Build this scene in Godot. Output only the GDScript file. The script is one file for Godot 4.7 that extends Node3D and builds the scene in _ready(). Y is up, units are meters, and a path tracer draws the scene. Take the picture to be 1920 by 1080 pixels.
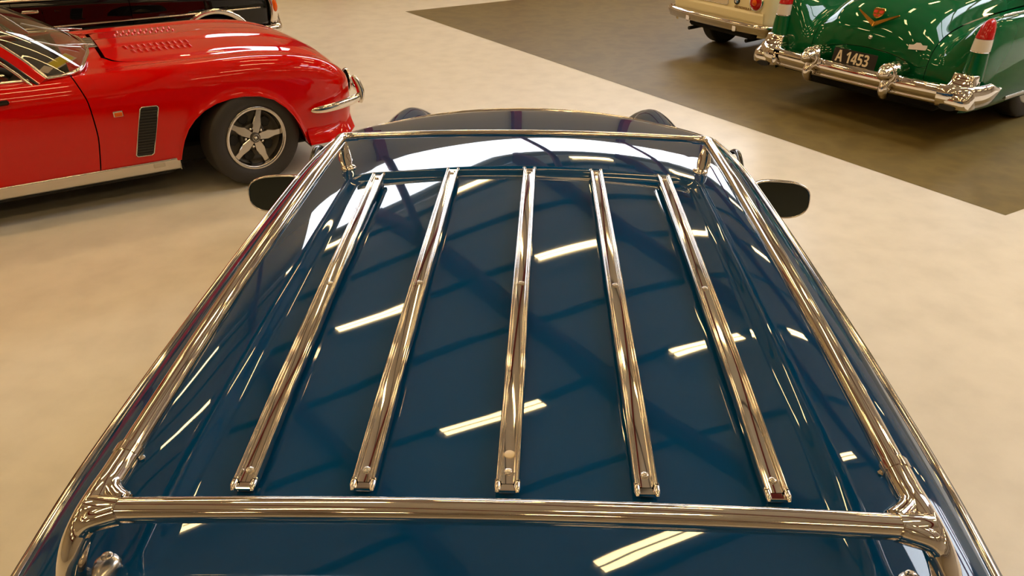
extends Node3D

# A classic-car hall: the camera looks forward over the chrome-racked roof of a teal estate car.

const HALL := 33.0          # degrees the hall is turned against the camera
const CEILING := 6.75
var M := {}
var taken := {}


# ---------------------------------------------------------------- geometry collector
class Geo:
	var v := PackedVector3Array()
	var n := PackedVector3Array()
	var ix := PackedInt32Array()

	# a sheet of rows of points; the normals point away from the point "inside"
	func grid(rows: Array, close_v := false, inside = null) -> Geo:
		var nu := rows.size()
		var nv: int = rows[0].size()
		var base := v.size()
		var nn := PackedVector3Array()
		nn.resize(nu * nv)
		var mid := Vector3.ZERO
		for r in rows:
			for p in r:
				mid += p
		mid /= float(nu * nv)
		if inside != null:
			mid = inside
		var lim := nv if close_v else nv - 1
		var faces := PackedInt32Array()
		for i in nu - 1:
			var r0: PackedVector3Array = rows[i]
			var r1: PackedVector3Array = rows[i + 1]
			for j in lim:
				var k := (j + 1) % nv
				var f := (r1[k] - r0[j]).cross(r1[j] - r0[k])
				nn[i * nv + j] += f
				nn[i * nv + k] += f
				nn[(i + 1) * nv + j] += f
				nn[(i + 1) * nv + k] += f
				faces.append_array(PackedInt32Array([i * nv + j, (i + 1) * nv + k, (i + 1) * nv + j, i * nv + j, i * nv + k, (i + 1) * nv + k]))
		var side := 0.0
		for i in nu:
			var r: PackedVector3Array = rows[i]
			for j in nv:
				side += nn[i * nv + j].dot(r[j] - mid)
		var s := 1.0 if side >= 0.0 else -1.0
		for r in rows:
			v.append_array(r)
		for q in nn:
			n.append((q * s).normalized() if q.length_squared() > 1e-20 else Vector3.UP)
		# Godot's front faces run clockwise
		for t in range(0, faces.size(), 3):
			var a := faces[t]
			var b := faces[t + 1]
			var c := faces[t + 2]
			var pa: Vector3 = v[base + a]
			var g := (v[base + b] - pa).cross(v[base + c] - pa)
			if g.dot(n[base + a] + n[base + b] + n[base + c]) > 0.0:
				ix.append_array(PackedInt32Array([base + a, base + c, base + b]))
			else:
				ix.append_array(PackedInt32Array([base + a, base + b, base + c]))
		return self

	# one flat facet, a fan round its first corner
	func facet(p: PackedVector3Array, away: Vector3) -> Geo:
		var g := (p[1] - p[0]).cross(p[2] - p[0]).normalized()
		if g.length() < 0.5:
			g = away
		var turn := g.dot(away) > 0.0
		var nn := g if turn else -g
		var base := v.size()
		for q in p:
			v.append(q)
			n.append(nn)
		for k in range(1, p.size() - 1):
			ix.append_array(PackedInt32Array([base, base + k + 1, base + k] if turn else [base, base + k, base + k + 1]))
		return self

	# a box with chamfered edges
	func box(at: Vector3, size: Vector3, b := 0.004, basis := Basis()) -> Geo:
		var h := size / 2.0
		b = minf(b, minf(h.x, minf(h.y, h.z)) * 0.9)
		var P := func(p: Vector3): return at + basis * p
		for ax in 3:
			var u := (ax + 1) % 3
			var w := (ax + 2) % 3
			for s in [-1.0, 1.0]:
				var q := PackedVector3Array()
				for c in [[-1, -1], [1, -1], [1, 1], [-1, 1]]:
					var p := Vector3.ZERO
					p[ax] = s * h[ax]
					p[u] = c[0] * (h[u] - b)
					p[w] = c[1] * (h[w] - b)
					q.append(P.call(p))
				var d := Vector3.ZERO
				d[ax] = s
				facet(q, basis * d)
			for s in [-1.0, 1.0]:
				for t in [-1.0, 1.0]:
					var q := PackedVector3Array()
					for c in [[0, -1], [0, 1], [1, 1], [1, -1]]:
						var p := Vector3.ZERO
						p[u] = s * (h[u] - (b if c[0] else 0.0))
						p[w] = t * (h[w] - (0.0 if c[0] else b))
						p[ax] = c[1] * (h[ax] - b)
						q.append(P.call(p))
					var d := Vector3.ZERO
					d[u] = s
					d[w] = t
					facet(q, basis * d)
		for sx in [-1.0, 1.0]:
			for sy in [-1.0, 1.0]:
				for sz in [-1.0, 1.0]:
					var k := Vector3(sx, sy, sz)
					facet(PackedVector3Array([P.call(k * (h - Vector3(0, b, b))), P.call(k * (h - Vector3(b, 0, b))), P.call(k * (h - Vector3(b, b, 0)))]), basis * k)
		return self

	# a round bar along a path
	func tube(path: PackedVector3Array, r, sides := 12, caps := true, squash := Vector2.ONE, up := Vector3.UP) -> Geo:
		var rows := []
		var m := path.size()
		var x := Vector3.ZERO
		for i in m:
			var d := (path[mini(i + 1, m - 1)] - path[maxi(i - 1, 0)]).normalized()
			if i == 0:
				x = up.cross(d)
				if x.length() < 0.05:
					x = Vector3.RIGHT.cross(d) if absf(d.x) < 0.9 else Vector3.BACK.cross(d)
			x = (x - d * x.dot(d)).normalized()
			var y := d.cross(x)
			var rr: float = r[i] if r is Array else r
			var row := PackedVector3Array()
			for k in sides:
				var a := TAU * k / sides
				row.append(path[i] + x * cos(a) * rr * squash.x + y * sin(a) * rr * squash.y)
			rows.append(row)
		var base := v.size()
		grid_tube(rows, path)
		if caps:
			facet(rows[0], path[0] - path[1])
			facet(rows[m - 1], path[m - 1] - path[m - 2])
		return self

	func grid_tube(rows: Array, path: PackedVector3Array) -> void:
		var base := n.size()
		grid(rows, true)
		# normals of a thin bar point away from its own axis
		var nv: int = rows[0].size()
		var bad := 0.0
		for i in rows.size():
			for j in nv:
				bad += n[base + i * nv + j].dot(rows[i][j] - path[i])
		if bad < 0.0:
			for k in range(base, n.size()):
				n[k] = -n[k]
			var f := ix.size() - (rows.size() - 1) * nv * 6
			for t in range(f, ix.size(), 3):
				var q := ix[t + 1]
				ix[t + 1] = ix[t + 2]
				ix[t + 2] = q

	# a turned shape: profile of (radius, height) round the y axis of "place"
	func lathe(profile: PackedVector2Array, seg := 24, place := Transform3D(), sx := 1.0) -> Geo:
		var rows := []
		var axis := PackedVector3Array()
		for p in profile:
			var row := PackedVector3Array()
			for k in seg:
				var a := TAU * k / seg
				row.append(place * Vector3(cos(a) * p.x * sx, p.y, sin(a) * p.x))
			rows.append(row)
		grid(rows, true)
		return self

	# an outline in x, y pushed along z (from -depth / 2 to depth / 2), edges chamfered
	func prism(poly: PackedVector2Array, depth: float, place := Transform3D(), bevel := 0.0, outer := true) -> Geo:
		var tri := Geometry2D.triangulate_polygon(poly)
		var c := Vector2.ZERO
		for p in poly:
			c += p / float(poly.size())
		var small := PackedVector2Array()
		for p in poly:
			small.append(p - (p - c).normalized() * bevel)
		var zz := [-depth / 2.0, -depth / 2.0 + bevel, depth / 2.0 - bevel, depth / 2.0]
		var rings := [small, poly, poly, small]
		for k in 3:
			if bevel <= 0.0 and k != 1:
				continue
			for i in poly.size():
				var j := (i + 1) % poly.size()
				var a: Vector2 = rings[k][i]
				var b: Vector2 = rings[k][j]
				var a2: Vector2 = rings[k + 1][i]
				var b2: Vector2 = rings[k + 1][j]
				var e := b - a
				var away := Vector3(e.y, -e.x, 0)
				if Geometry2D.is_polygon_clockwise(poly):
					away = -away
				away = away.normalized() + Vector3(0, 0, k - 1.0) * 0.7
				facet(PackedVector3Array([place * Vector3(a.x, a.y, zz[k]), place * Vector3(b.x, b.y, zz[k]), place * Vector3(b2.x, b2.y, zz[k + 1]), place * Vector3(a2.x, a2.y, zz[k + 1])]), place.basis * away)
		for s in 2:
			var ring: PackedVector2Array = small if bevel > 0.0 else poly
			var z: float = zz[0] if s == 0 else zz[3]
			for t in range(0, tri.size(), 3):
				var q := PackedVector3Array()
				for k in 3:
					q.append(place * Vector3(ring[tri[t + k]].x, ring[tri[t + k]].y, z))
				facet(q, place.basis * Vector3(0, 0, -1.0 if s == 0 else 1.0))
		return self

	func mesh() -> ArrayMesh:
		var a := []
		a.resize(Mesh.ARRAY_MAX)
		a[Mesh.ARRAY_VERTEX] = v
		a[Mesh.ARRAY_NORMAL] = n
		a[Mesh.ARRAY_INDEX] = ix
		var m := ArrayMesh.new()
		m.add_surface_from_arrays(Mesh.PRIMITIVE_TRIANGLES, a)
		return m


# ---------------------------------------------------------------- naming and placing
func numbered(called: String) -> String:
	if not taken.has(called):
		taken[called] = 0
		return called
	taken[called] += 1
	return "%s_%03d" % [called, taken[called]]


func thing(called: String, label: String, category: String, at := Vector3.ZERO, turn := 0.0, group := "") -> Node3D:
	var o := Node3D.new()
	o.name = numbered(called)
	add_child(o, true)
	o.position = at
	o.rotation_degrees.y = turn
	o.set_meta("label", label)
	o.set_meta("category", category)
	if group:
		o.set_meta("group", group)
	return o


func part(called: String, shape, material: Material, parent: Node3D) -> MeshInstance3D:
	var o := MeshInstance3D.new()
	o.name = called
	o.mesh = shape.mesh() if shape is Geo else shape
	o.material_override = null
	for k in o.mesh.get_surface_count():
		o.mesh.surface_set_material(k, material)
	parent.add_child(o, true)
	return o


func shared(called: String, shape: Mesh, parent: Node3D, at: Transform3D) -> MeshInstance3D:
	var o := MeshInstance3D.new()
	o.name = called
	o.mesh = shape
	o.transform = at
	parent.add_child(o, true)
	return o


func struct(called: String, shape, material: Material, turn := 0.0) -> MeshInstance3D:
	var o := part(called, shape, material, self)
	o.name = called
	o.rotation_degrees.y = turn
	o.set_meta("kind", "structure")
	return o


# ---------------------------------------------------------------- curves
# smooth curve through values: table of [key, value] with rising keys
func curve(table: Array, x: float) -> float:
	var m := table.size()
	if x <= table[0][0]:
		return table[0][1]
	if x >= table[m - 1][0]:
		return table[m - 1][1]
	var i := 0
	while table[i + 1][0] < x:
		i += 1
	var x0: float = table[i][0]
	var x1: float = table[i + 1][0]
	var y0: float = table[i][1]
	var y1: float = table[i + 1][1]
	var h := x1 - x0
	var s := (y1 - y0) / h
	var d0 := s
	var d1 := s
	if i > 0:
		var sp: float = (y0 - table[i - 1][1]) / (x0 - table[i - 1][0])
		d0 = 0.0 if sp * s <= 0.0 else 2.0 * sp * s / (sp + s)
	if i < m - 2:
		var sn: float = (table[i + 2][1] - y1) / (table[i + 2][0] - x1)
		d1 = 0.0 if sn * s <= 0.0 else 2.0 * sn * s / (sn + s)
	var t := (x - x0) / h
	return (2 * t * t * t - 3 * t * t + 1) * y0 + (t * t * t - 2 * t * t + t) * h * d0 + (3 * t * t - 2 * t * t * t) * y1 + (t * t * t - t * t) * h * d1


func line(table: Array, x: float) -> float:
	var m := table.size()
	if x <= table[0][0]:
		return table[0][1]
	for i in m - 1:
		if x <= table[i + 1][0]:
			return lerpf(table[i][1], table[i + 1][1], (x - table[i][0]) / maxf(1e-6, table[i + 1][0] - table[i][0]))
	return table[m - 1][1]


# points along a smooth path through the given corners
func path(p: Array, per := 6) -> PackedVector3Array:
	var out := PackedVector3Array()
	for i in p.size() - 1:
		var a: Vector3 = p[maxi(i - 1, 0)]
		var b: Vector3 = p[i]
		var c: Vector3 = p[i + 1]
		var d: Vector3 = p[mini(i + 2, p.size() - 1)]
		for k in per:
			out.append(b.cubic_interpolate(c, a, d, float(k) / per))
	out.append(p[p.size() - 1])
	return out


func steps(a: float, b: float, m: int) -> Array:
	var o := []
	for i in m + 1:
		o.append(lerpf(a, b, float(i) / m))
	return o


func smooth(a: float, b: float, x: float) -> float:
	var t := clampf((x - a) / (b - a), 0.0, 1.0)
	return t * t * (3.0 - 2.0 * t)


func flipped(rows: Array) -> Array:
	var o := []
	for r in rows:
		var q := PackedVector3Array()
		for p in r:
			q.append(Vector3(-p.x, p.y, p.z))
		o.append(q)
	return o


func rounded(w: float, h: float, r: float, seg := 4) -> PackedVector2Array:
	var o := PackedVector2Array()
	for c in [[1, 1, 0.0], [-1, 1, 0.25], [-1, -1, 0.5], [1, -1, 0.75]]:
		for k in seg + 1:
			var a: float = TAU * (c[2] + 0.25 * k / seg)
			o.append(Vector2(c[0] * (w / 2.0 - r) + cos(a) * r, c[1] * (h / 2.0 - r) + sin(a) * r))
	return o


# ---------------------------------------------------------------- materials
func mat(key: String, color: Color, rough := 0.5, metal := 0.0) -> StandardMaterial3D:
	var m := StandardMaterial3D.new()
	m.resource_name = key
	m.albedo_color = color
	m.roughness = rough
	m.metallic = metal
	M[key] = m
	return m


func noise_texture(ramp: Array, freq: float, octaves: int, seed_: int, size := 1024) -> NoiseTexture2D:
	var f := FastNoiseLite.new()
	f.noise_type = FastNoiseLite.TYPE_SIMPLEX_SMOOTH
	f.frequency = freq
	f.fractal_octaves = octaves
	f.seed = seed_
	var t := NoiseTexture2D.new()
	t.width = size
	t.height = size
	t.seamless = true
	t.noise = f
	var g := Gradient.new()
	g.offsets = PackedFloat32Array(ramp.map(func(r): return r[0]))
	g.colors = PackedColorArray(ramp.map(func(r): return r[1]))
	t.color_ramp = g
	return t


func paint(key: String, color: Color, rough := 0.35, metal := 0.3) -> StandardMaterial3D:
	var m := mat(key, color, rough, metal)
	m.metallic_specular = 0.0      # the lacquer alone mirrors
	m.clearcoat_enabled = true
	m.clearcoat = 1.0
	m.clearcoat_roughness = 0.02
	return m


func materials() -> void:
	paint("teal paint", Color8(2, 63, 110), 0.4, 0.0)
	paint("red paint", Color8(206, 4, 1), 0.5, 0.0)
	paint("green paint", Color8(6, 88, 48), 0.4, 0.0)
	paint("black paint", Color8(9, 8, 10), 0.4, 0.0)
	paint("cream paint", Color8(242, 228, 184), 0.5, 0.0)
	mat("chrome", Color8(228, 222, 216), 0.045, 1.0)
	mat("brushed steel", Color8(205, 200, 194), 0.22, 1.0)
	mat("satin alloy", Color8(196, 190, 180), 0.3, 1.0)
	mat("dark alloy", Color8(96, 91, 85), 0.5, 0.7)
	mat("gold", Color8(226, 168, 74), 0.1, 1.0)
	mat("black", Color8(16, 15, 15), 0.6)
	mat("rim grey", Color8(112, 106, 98), 0.45, 0.4)
	mat("black gloss", Color8(12, 12, 13), 0.12)
	mat("underside", Color8(20, 18, 17), 0.85)
	var tyre := mat("tyre", Color8(44, 40, 37), 0.72)
	tyre.roughness_texture = noise_texture([[0.0, Color(0.75, 0.75, 0.75)], [1.0, Color(1, 1, 1)]], 0.05, 3, 5, 256)
	tyre.uv1_triplanar = true
	tyre.uv1_scale = Vector3(8, 8, 8)
	mat("beige leather", Color8(178, 158, 112), 0.5)
	mat("dark trim", Color8(46, 40, 34), 0.6)
	mat("amber lens", Color8(226, 92, 10), 0.12)
	mat("red lens", Color8(176, 8, 10), 0.1)
	mat("white lens", Color8(214, 204, 190), 0.15)
	mat("enamel red", Color8(196, 52, 24), 0.25)
	mat("plate black", Color8(22, 17, 15), 0.4)
	mat("plate white", Color8(226, 208, 178), 0.5)
	mat("paper yellow", Color8(236, 214, 24), 0.7)
	mat("paper white", Color8(222, 208, 196), 0.7)
	mat("letter gold", Color8(140, 108, 56), 0.4)
	mat("blue enamel", Color8(60, 120, 180), 0.3)
	mat("mirror glass", Color8(62, 68, 70), 0.03, 1.0)
	var sg := mat("roof glass", Color(0.95, 0.97, 1.0, 0.04), 0.02)
	sg.transparency = BaseMaterial3D.TRANSPARENCY_ALPHA
	var g := mat("glass", Color(0.16, 0.17, 0.11, 0.32), 0.02)
	g.transparency = BaseMaterial3D.TRANSPARENCY_ALPHA
	var g2 := mat("tinted glass", Color(0.10, 0.12, 0.11, 0.7), 0.02)
	g2.transparency = BaseMaterial3D.TRANSPARENCY_ALPHA
	var f := mat("floor paint", Color(1, 1, 1), 0.32)
	f.albedo_texture = noise_texture([[0.0, Color8(216, 209, 196)], [0.5, Color8(225, 218, 205)], [1.0, Color8(231, 224, 211)]], 0.02, 7, 11)
	f.uv1_triplanar = true
	f.uv1_world_triplanar = true
	f.uv1_scale = Vector3(0.16, 0.16, 0.16)
	var b := mat("grey floor paint", Color(1, 1, 1), 0.42)
	b.albedo_texture = noise_texture([[0.0, Color8(98, 82, 44)], [0.4, Color8(110, 93, 51)], [0.6, Color8(118, 101, 57)], [1.0, Color8(102, 84, 44)]], 0.008, 5, 23)
	b.uv1_triplanar = true
	b.uv1_world_triplanar = true
	b.uv1_scale = Vector3(0.3, 0.3, 0.3)
	mat("wall plaster", Color8(188, 178, 162), 0.8)
	mat("sheet ceiling", Color8(204, 202, 198), 0.65)
	mat("steel purlin", Color8(92, 92, 98), 0.6)
	mat("maroon steel", Color8(128, 22, 40), 0.5)
	mat("lamp housing", Color8(226, 226, 222), 0.5)
	var t := mat("lamp tube", Color8(255, 244, 214), 0.4)
	t.emission_enabled = true
	t.emission = Color(1.0, 0.86, 0.58)
	t.emission_energy_multiplier = 6.0


# ---------------------------------------------------------------- camera, sky, exposure
func view() -> void:
	var c := Camera3D.new()
	c.name = "camera"
	c.fov = rad_to_deg(2.0 * atan(540.0 / 1540.0))
	c.near = 0.05
	c.far = 120.0
	c.position = Vector3(0, 2.25, 0)
	c.rotation_degrees = Vector3(-28.896, 0, 0)
	c.current = true
	add_child(c)
	var e := Environment.new()
	e.background_mode = Environment.BG_SKY
	var sm := ProceduralSkyMaterial.new()      # a bright overcast day above the roof lights
	sm.sky_top_color = Color(0.93, 0.96, 1.0)
	sm.sky_horizon_color = Color(0.95, 0.97, 1.0)
	sm.ground_bottom_color = Color(0.30, 0.30, 0.30)
	sm.ground_horizon_color = Color(0.40, 0.40, 0.40)
	sm.sky_energy_multiplier = 1.0
	e.sky = Sky.new()
	e.sky.sky_material = sm
	e.background_energy_multiplier = 20.0
	e.tonemap_mode = Environment.TONE_MAPPER_LINEAR
	e.tonemap_exposure = 0.565
	e.sdfgi_enabled = true
	e.ssao_enabled = true
	e.ssil_enabled = true
	var w := WorldEnvironment.new()
	w.name = "surroundings"
	w.environment = e
	add_child(w)


# ---------------------------------------------------------------- the hall; x runs along the lamps, z across them (turned by HALL)
const X0 := -15.0
const X1 := 26.0
const Z0 := -14.35
const Z1 := 12.0
const SKYLIGHTS := [[-1.85, 0.15, 7.3]]      # from, to, and where along the hall it begins
const CLERESTORY := [5.15, 6.55, 3.4]       # sill, head, and where along the front wall it begins

func hall() -> void:
	var f := struct("floor", Geo.new().box(Vector3((X0 + X1) / 2, -0.1, (Z0 + Z1) / 2), Vector3(X1 - X0, 0.2, Z1 - Z0), 0.001), M["floor paint"], HALL)
	# the grey parking bay painted on the cream floor
	var q := Geo.new()
	var p0 := Vector3(-1.55, 0.0015, -12.39)
	var p1 := Vector3(3.33, 0.0015, -5.09)
	var d0 := Vector3(1.57, 0, -0.94).normalized() * 19.0
	var d1 := Vector3(0.86, 0, -0.51).normalized() * 17.0
	q.facet(PackedVector3Array([p0, p1, p1 + d1, p0 + d0]), Vector3.UP)
	var bay := part("painted_bay", q, M["grey floor paint"], f)
	bay.rotation_degrees.y = -HALL
	# walls with thickness
	var t := 0.25
	for w in [["wall_back", Vector3((X0 + X1) / 2, CEILING / 2, Z1 + t / 2), Vector3(X1 - X0 + 2 * t, CEILING, t)], ["wall_left", Vector3(X0 - t / 2, CEILING / 2, (Z0 + Z1) / 2), Vector3(t, CEILING, Z1 - Z0)], ["wall_right", Vector3(X1 + t / 2, CEILING / 2, (Z0 + Z1) / 2), Vector3(t, CEILING, Z1 - Z0)]]:
		struct(w[0], Geo.new().box(w[1], w[2], 0.002), M["wall plaster"], HALL)
	# the front wall has a long band of high windows
	var wf := Geo.new()
	var cl := CLERESTORY
	wf.box(Vector3((X0 + X1) / 2, cl[0] / 2, Z0 - t / 2), Vector3(X1 - X0 + 2 * t, cl[0], t), 0.002)
	wf.box(Vector3((X0 + X1) / 2, (cl[1] + CEILING) / 2, Z0 - t / 2), Vector3(X1 - X0 + 2 * t, CEILING - cl[1], t), 0.002)
	wf.box(Vector3((X0 + cl[2]) / 2, (cl[0] + cl[1]) / 2, Z0 - t / 2), Vector3(cl[2] - X0 + 2 * t, cl[1] - cl[0], t), 0.002)
	wf.box(Vector3(X1 - 0.5, (cl[0] + cl[1]) / 2, Z0 - t / 2), Vector3(1.0, cl[1] - cl[0], t), 0.002)
	var front := struct("wall_front", wf, M["wall plaster"], HALL)
	var column := Geo.new().box(Vector3.ZERO, Vector3(0.24, 4.95, 0.16), 0.006).mesh()
	column.surface_set_material(0, M["maroon steel"])
	for k in range(-5, 6):
		shared("column", column, front, Transform3D(Basis(), Vector3(5.575 + 3.75 * k, 4.95 / 2, Z0 + 0.09)))
	var glazing := Geo.new().facet(PackedVector3Array([Vector3(cl[2] + 0.2, cl[0], Z0 - 0.12), Vector3(X1 - 1, cl[0], Z0 - 0.12), Vector3(X1 - 1, cl[1], Z0 - 0.12), Vector3(cl[2] + 0.2, cl[1], Z0 - 0.12)]), Vector3.BACK)
	var band := struct("window_1", glazing, M["roof glass"], HALL)
	# ceiling with one long roof light
	var c := Geo.new()
	var z := Z0
	for s in SKYLIGHTS + [[Z1, Z1, X1]]:
		c.box(Vector3((X0 + X1) / 2, CEILING + 0.15, (z + s[0]) / 2), Vector3(X1 - X0, 0.3, s[0] - z), 0.001)
		if s[1] > s[0]:
			c.box(Vector3((X0 + s[2]) / 2, CEILING + 0.15, (s[1] + s[0]) / 2), Vector3(s[2] - X0, 0.3, s[1] - s[0]), 0.001)
		z = s[1]
	var ceiling := struct("ceiling", c, M["sheet ceiling"], HALL)
	var bz := Geo.new().box(Vector3.ZERO, Vector3(0.16, 0.34, Z1 - Z0 - 0.02), 0.006)
	var beam := bz.mesh()
	beam.surface_set_material(0, M["maroon steel"])
	for k in range(-5, 6):
		shared("beam", beam, ceiling, Transform3D(Basis(), Vector3(5.575 + 3.75 * k, CEILING - 0.17, (Z0 + Z1) / 2)))
	# knee braces from the wall columns up to the beams
	var brace := Geo.new().tube(PackedVector3Array([Vector3(0, 4.75, Z0 + 0.12), Vector3(0, CEILING - 0.36, -12.1)]), 0.085, 8).mesh()
	brace.surface_set_material(0, M["maroon steel"])
	for k in range(-5, 6):
		shared("knee_brace", brace, ceiling, Transform3D(Basis(), Vector3(5.575 + 3.75 * k, 0, 0)))
	var purlin := Geo.new().box(Vector3.ZERO, Vector3(X1 - X0 - 0.02, 0.10, 0.06), 0.003).mesh()
	purlin.surface_set_material(0, M["steel purlin"])
	for k in 15:
		var pz := -13.55 + 1.77 * k
		if not (pz > -2.05 and pz < 0.35):
			shared("purlin", purlin, ceiling, Transform3D(Basis(), Vector3((X0 + X1) / 2, CEILING - 0.05, pz)))
	for k in 1:
		var s: Array = SKYLIGHTS[k]
		var pane := Geo.new().facet(PackedVector3Array([Vector3(s[2], CEILING + 0.2, s[0]), Vector3(X1, CEILING + 0.2, s[0]), Vector3(X1, CEILING + 0.2, s[1]), Vector3(s[2], CEILING + 0.2, s[1])]), Vector3.DOWN)
		var w := struct("window_%d" % (k + 2), pane, M["roof glass"], HALL)
		var bar := Geo.new().box(Vector3.ZERO, Vector3(0.05, 0.06, s[1] - s[0]), 0.003).mesh()
		bar.surface_set_material(0, M["lamp housing"])
		for i in 5:
			shared("glazing_bar", bar, w, Transform3D(Basis(), Vector3(s[2] + 2.2 + i * 3.75, CEILING + 0.16, (s[0] + s[1]) / 2)))


func lamps() -> void:
	var housing := Geo.new().box(Vector3(0, 0.06, 0), Vector3(1.56, 0.05, 0.21), 0.006).mesh()
	housing.surface_set_material(0, M["lamp housing"])
	var tube := Geo.new().tube(PackedVector3Array([Vector3(-0.73, 0, 0), Vector3(0.73, 0, 0)]), 0.019, 10).mesh()
	tube.surface_set_material(0, M["lamp tube"])
	var turn := Basis(Vector3.UP, deg_to_rad(HALL))
	for z in [-13.3, -9.55, -6.1, -3.1, 1.6, 6.5]:
		for k in range(-4, 6):
			var o := thing("ceiling_light", "twin-tube fluorescent batten hung below the hall roof", "ceiling light", turn * Vector3(3.7 + 3.75 * k, CEILING - 0.30, z), HALL, "fluorescent battens under the roof")
			shared("housing", housing, o, Transform3D())
			shared("hanger", hanger(), o, Transform3D(Basis(), Vector3(-0.6, 0.19, 0)))
			shared("hanger", hanger(), o, Transform3D(Basis(), Vector3(0.6, 0.19, 0)))
			for s in [-1.0, 1.0]:
				shared("lamp_tube", tube, o, Transform3D(Basis(), Vector3(0, 0.015, s * 0.055)))
				var a := AreaLight3D.new()
				a.name = "tube_light"
				a.area_size = Vector2(1.45, 0.085)
				a.area_normalize_energy = true
				a.light_color = Color(1.0, 0.855, 0.60)
				a.light_energy = 2.5
				a.shadow_enabled = true
				a.set("area_range", 60.0)
				a.rotation_degrees.x = -90
				a.position = Vector3(0, -0.012, s * 0.055)
				o.add_child(a, true)


var _hanger: Mesh
func hanger() -> Mesh:
	if _hanger == null:
		_hanger = Geo.new().tube(PackedVector3Array([Vector3(0, -0.105, 0), Vector3(0, 0.11, 0)]), 0.005, 6).mesh()
		_hanger.surface_set_material(0, M["steel purlin"])
	return _hanger


# ---------------------------------------------------------------- the teal estate car (its own axes: x right, z back, origin on the floor below the camera)
const PANEL_X := 0.415
const PANEL_A := 0.660
const PANEL_B := 1.955

func roof_y(x: float, t: float) -> float:       # t: metres ahead of the camera
	var ax := absf(x)
	var y := 1.50 - 0.05 * x * x
	if t > 1.2:
		var xl := minf(ax, 0.46)
		y -= 0.008 * (t - 1.2) + 0.075 * xl * xl * (t - 1.2) * (t - 1.2)
	if t > 2.1:
		y -= 0.13 * (t - 2.1) * (t - 2.1)
	if t < 1.0:
		y -= 0.10 * (1.0 - t) * (1.0 - t)
	if ax > 0.44:
		y -= 0.9 * (ax - 0.44) * (ax - 0.44)
	if ax > 0.56:
		y -= 5.0 * (ax - 0.56) * (ax - 0.56)
	# the middle panel is pressed down by a rounded frame
	var dx := ax - PANEL_X
	var dz := maxf(t - PANEL_B, PANEL_A - t)
	var r := 0.04
	var q := Vector2(maxf(dx + r, 0.0), maxf(dz + r, 0.0)).length() + minf(maxf(dx + r, dz + r), 0.0) - r
	y += lerpf(0.004, 0.010, smooth(0.66, 0.9, t)) * smooth(-0.002, 0.026, q)
	return y


func roof_half(t: float) -> float:
	return curve([[0.3, 0.585], [0.75, 0.605], [1.3, 0.624], [1.9, 0.632], [2.1, 0.632], [2.3, 0.618], [2.45, 0.598], [2.6, 0.566], [2.75, 0.52]], t)


func roof_front(x: float) -> float:
	return 2.735 - 4.0 * pow(absf(x), 6.0)


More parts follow.
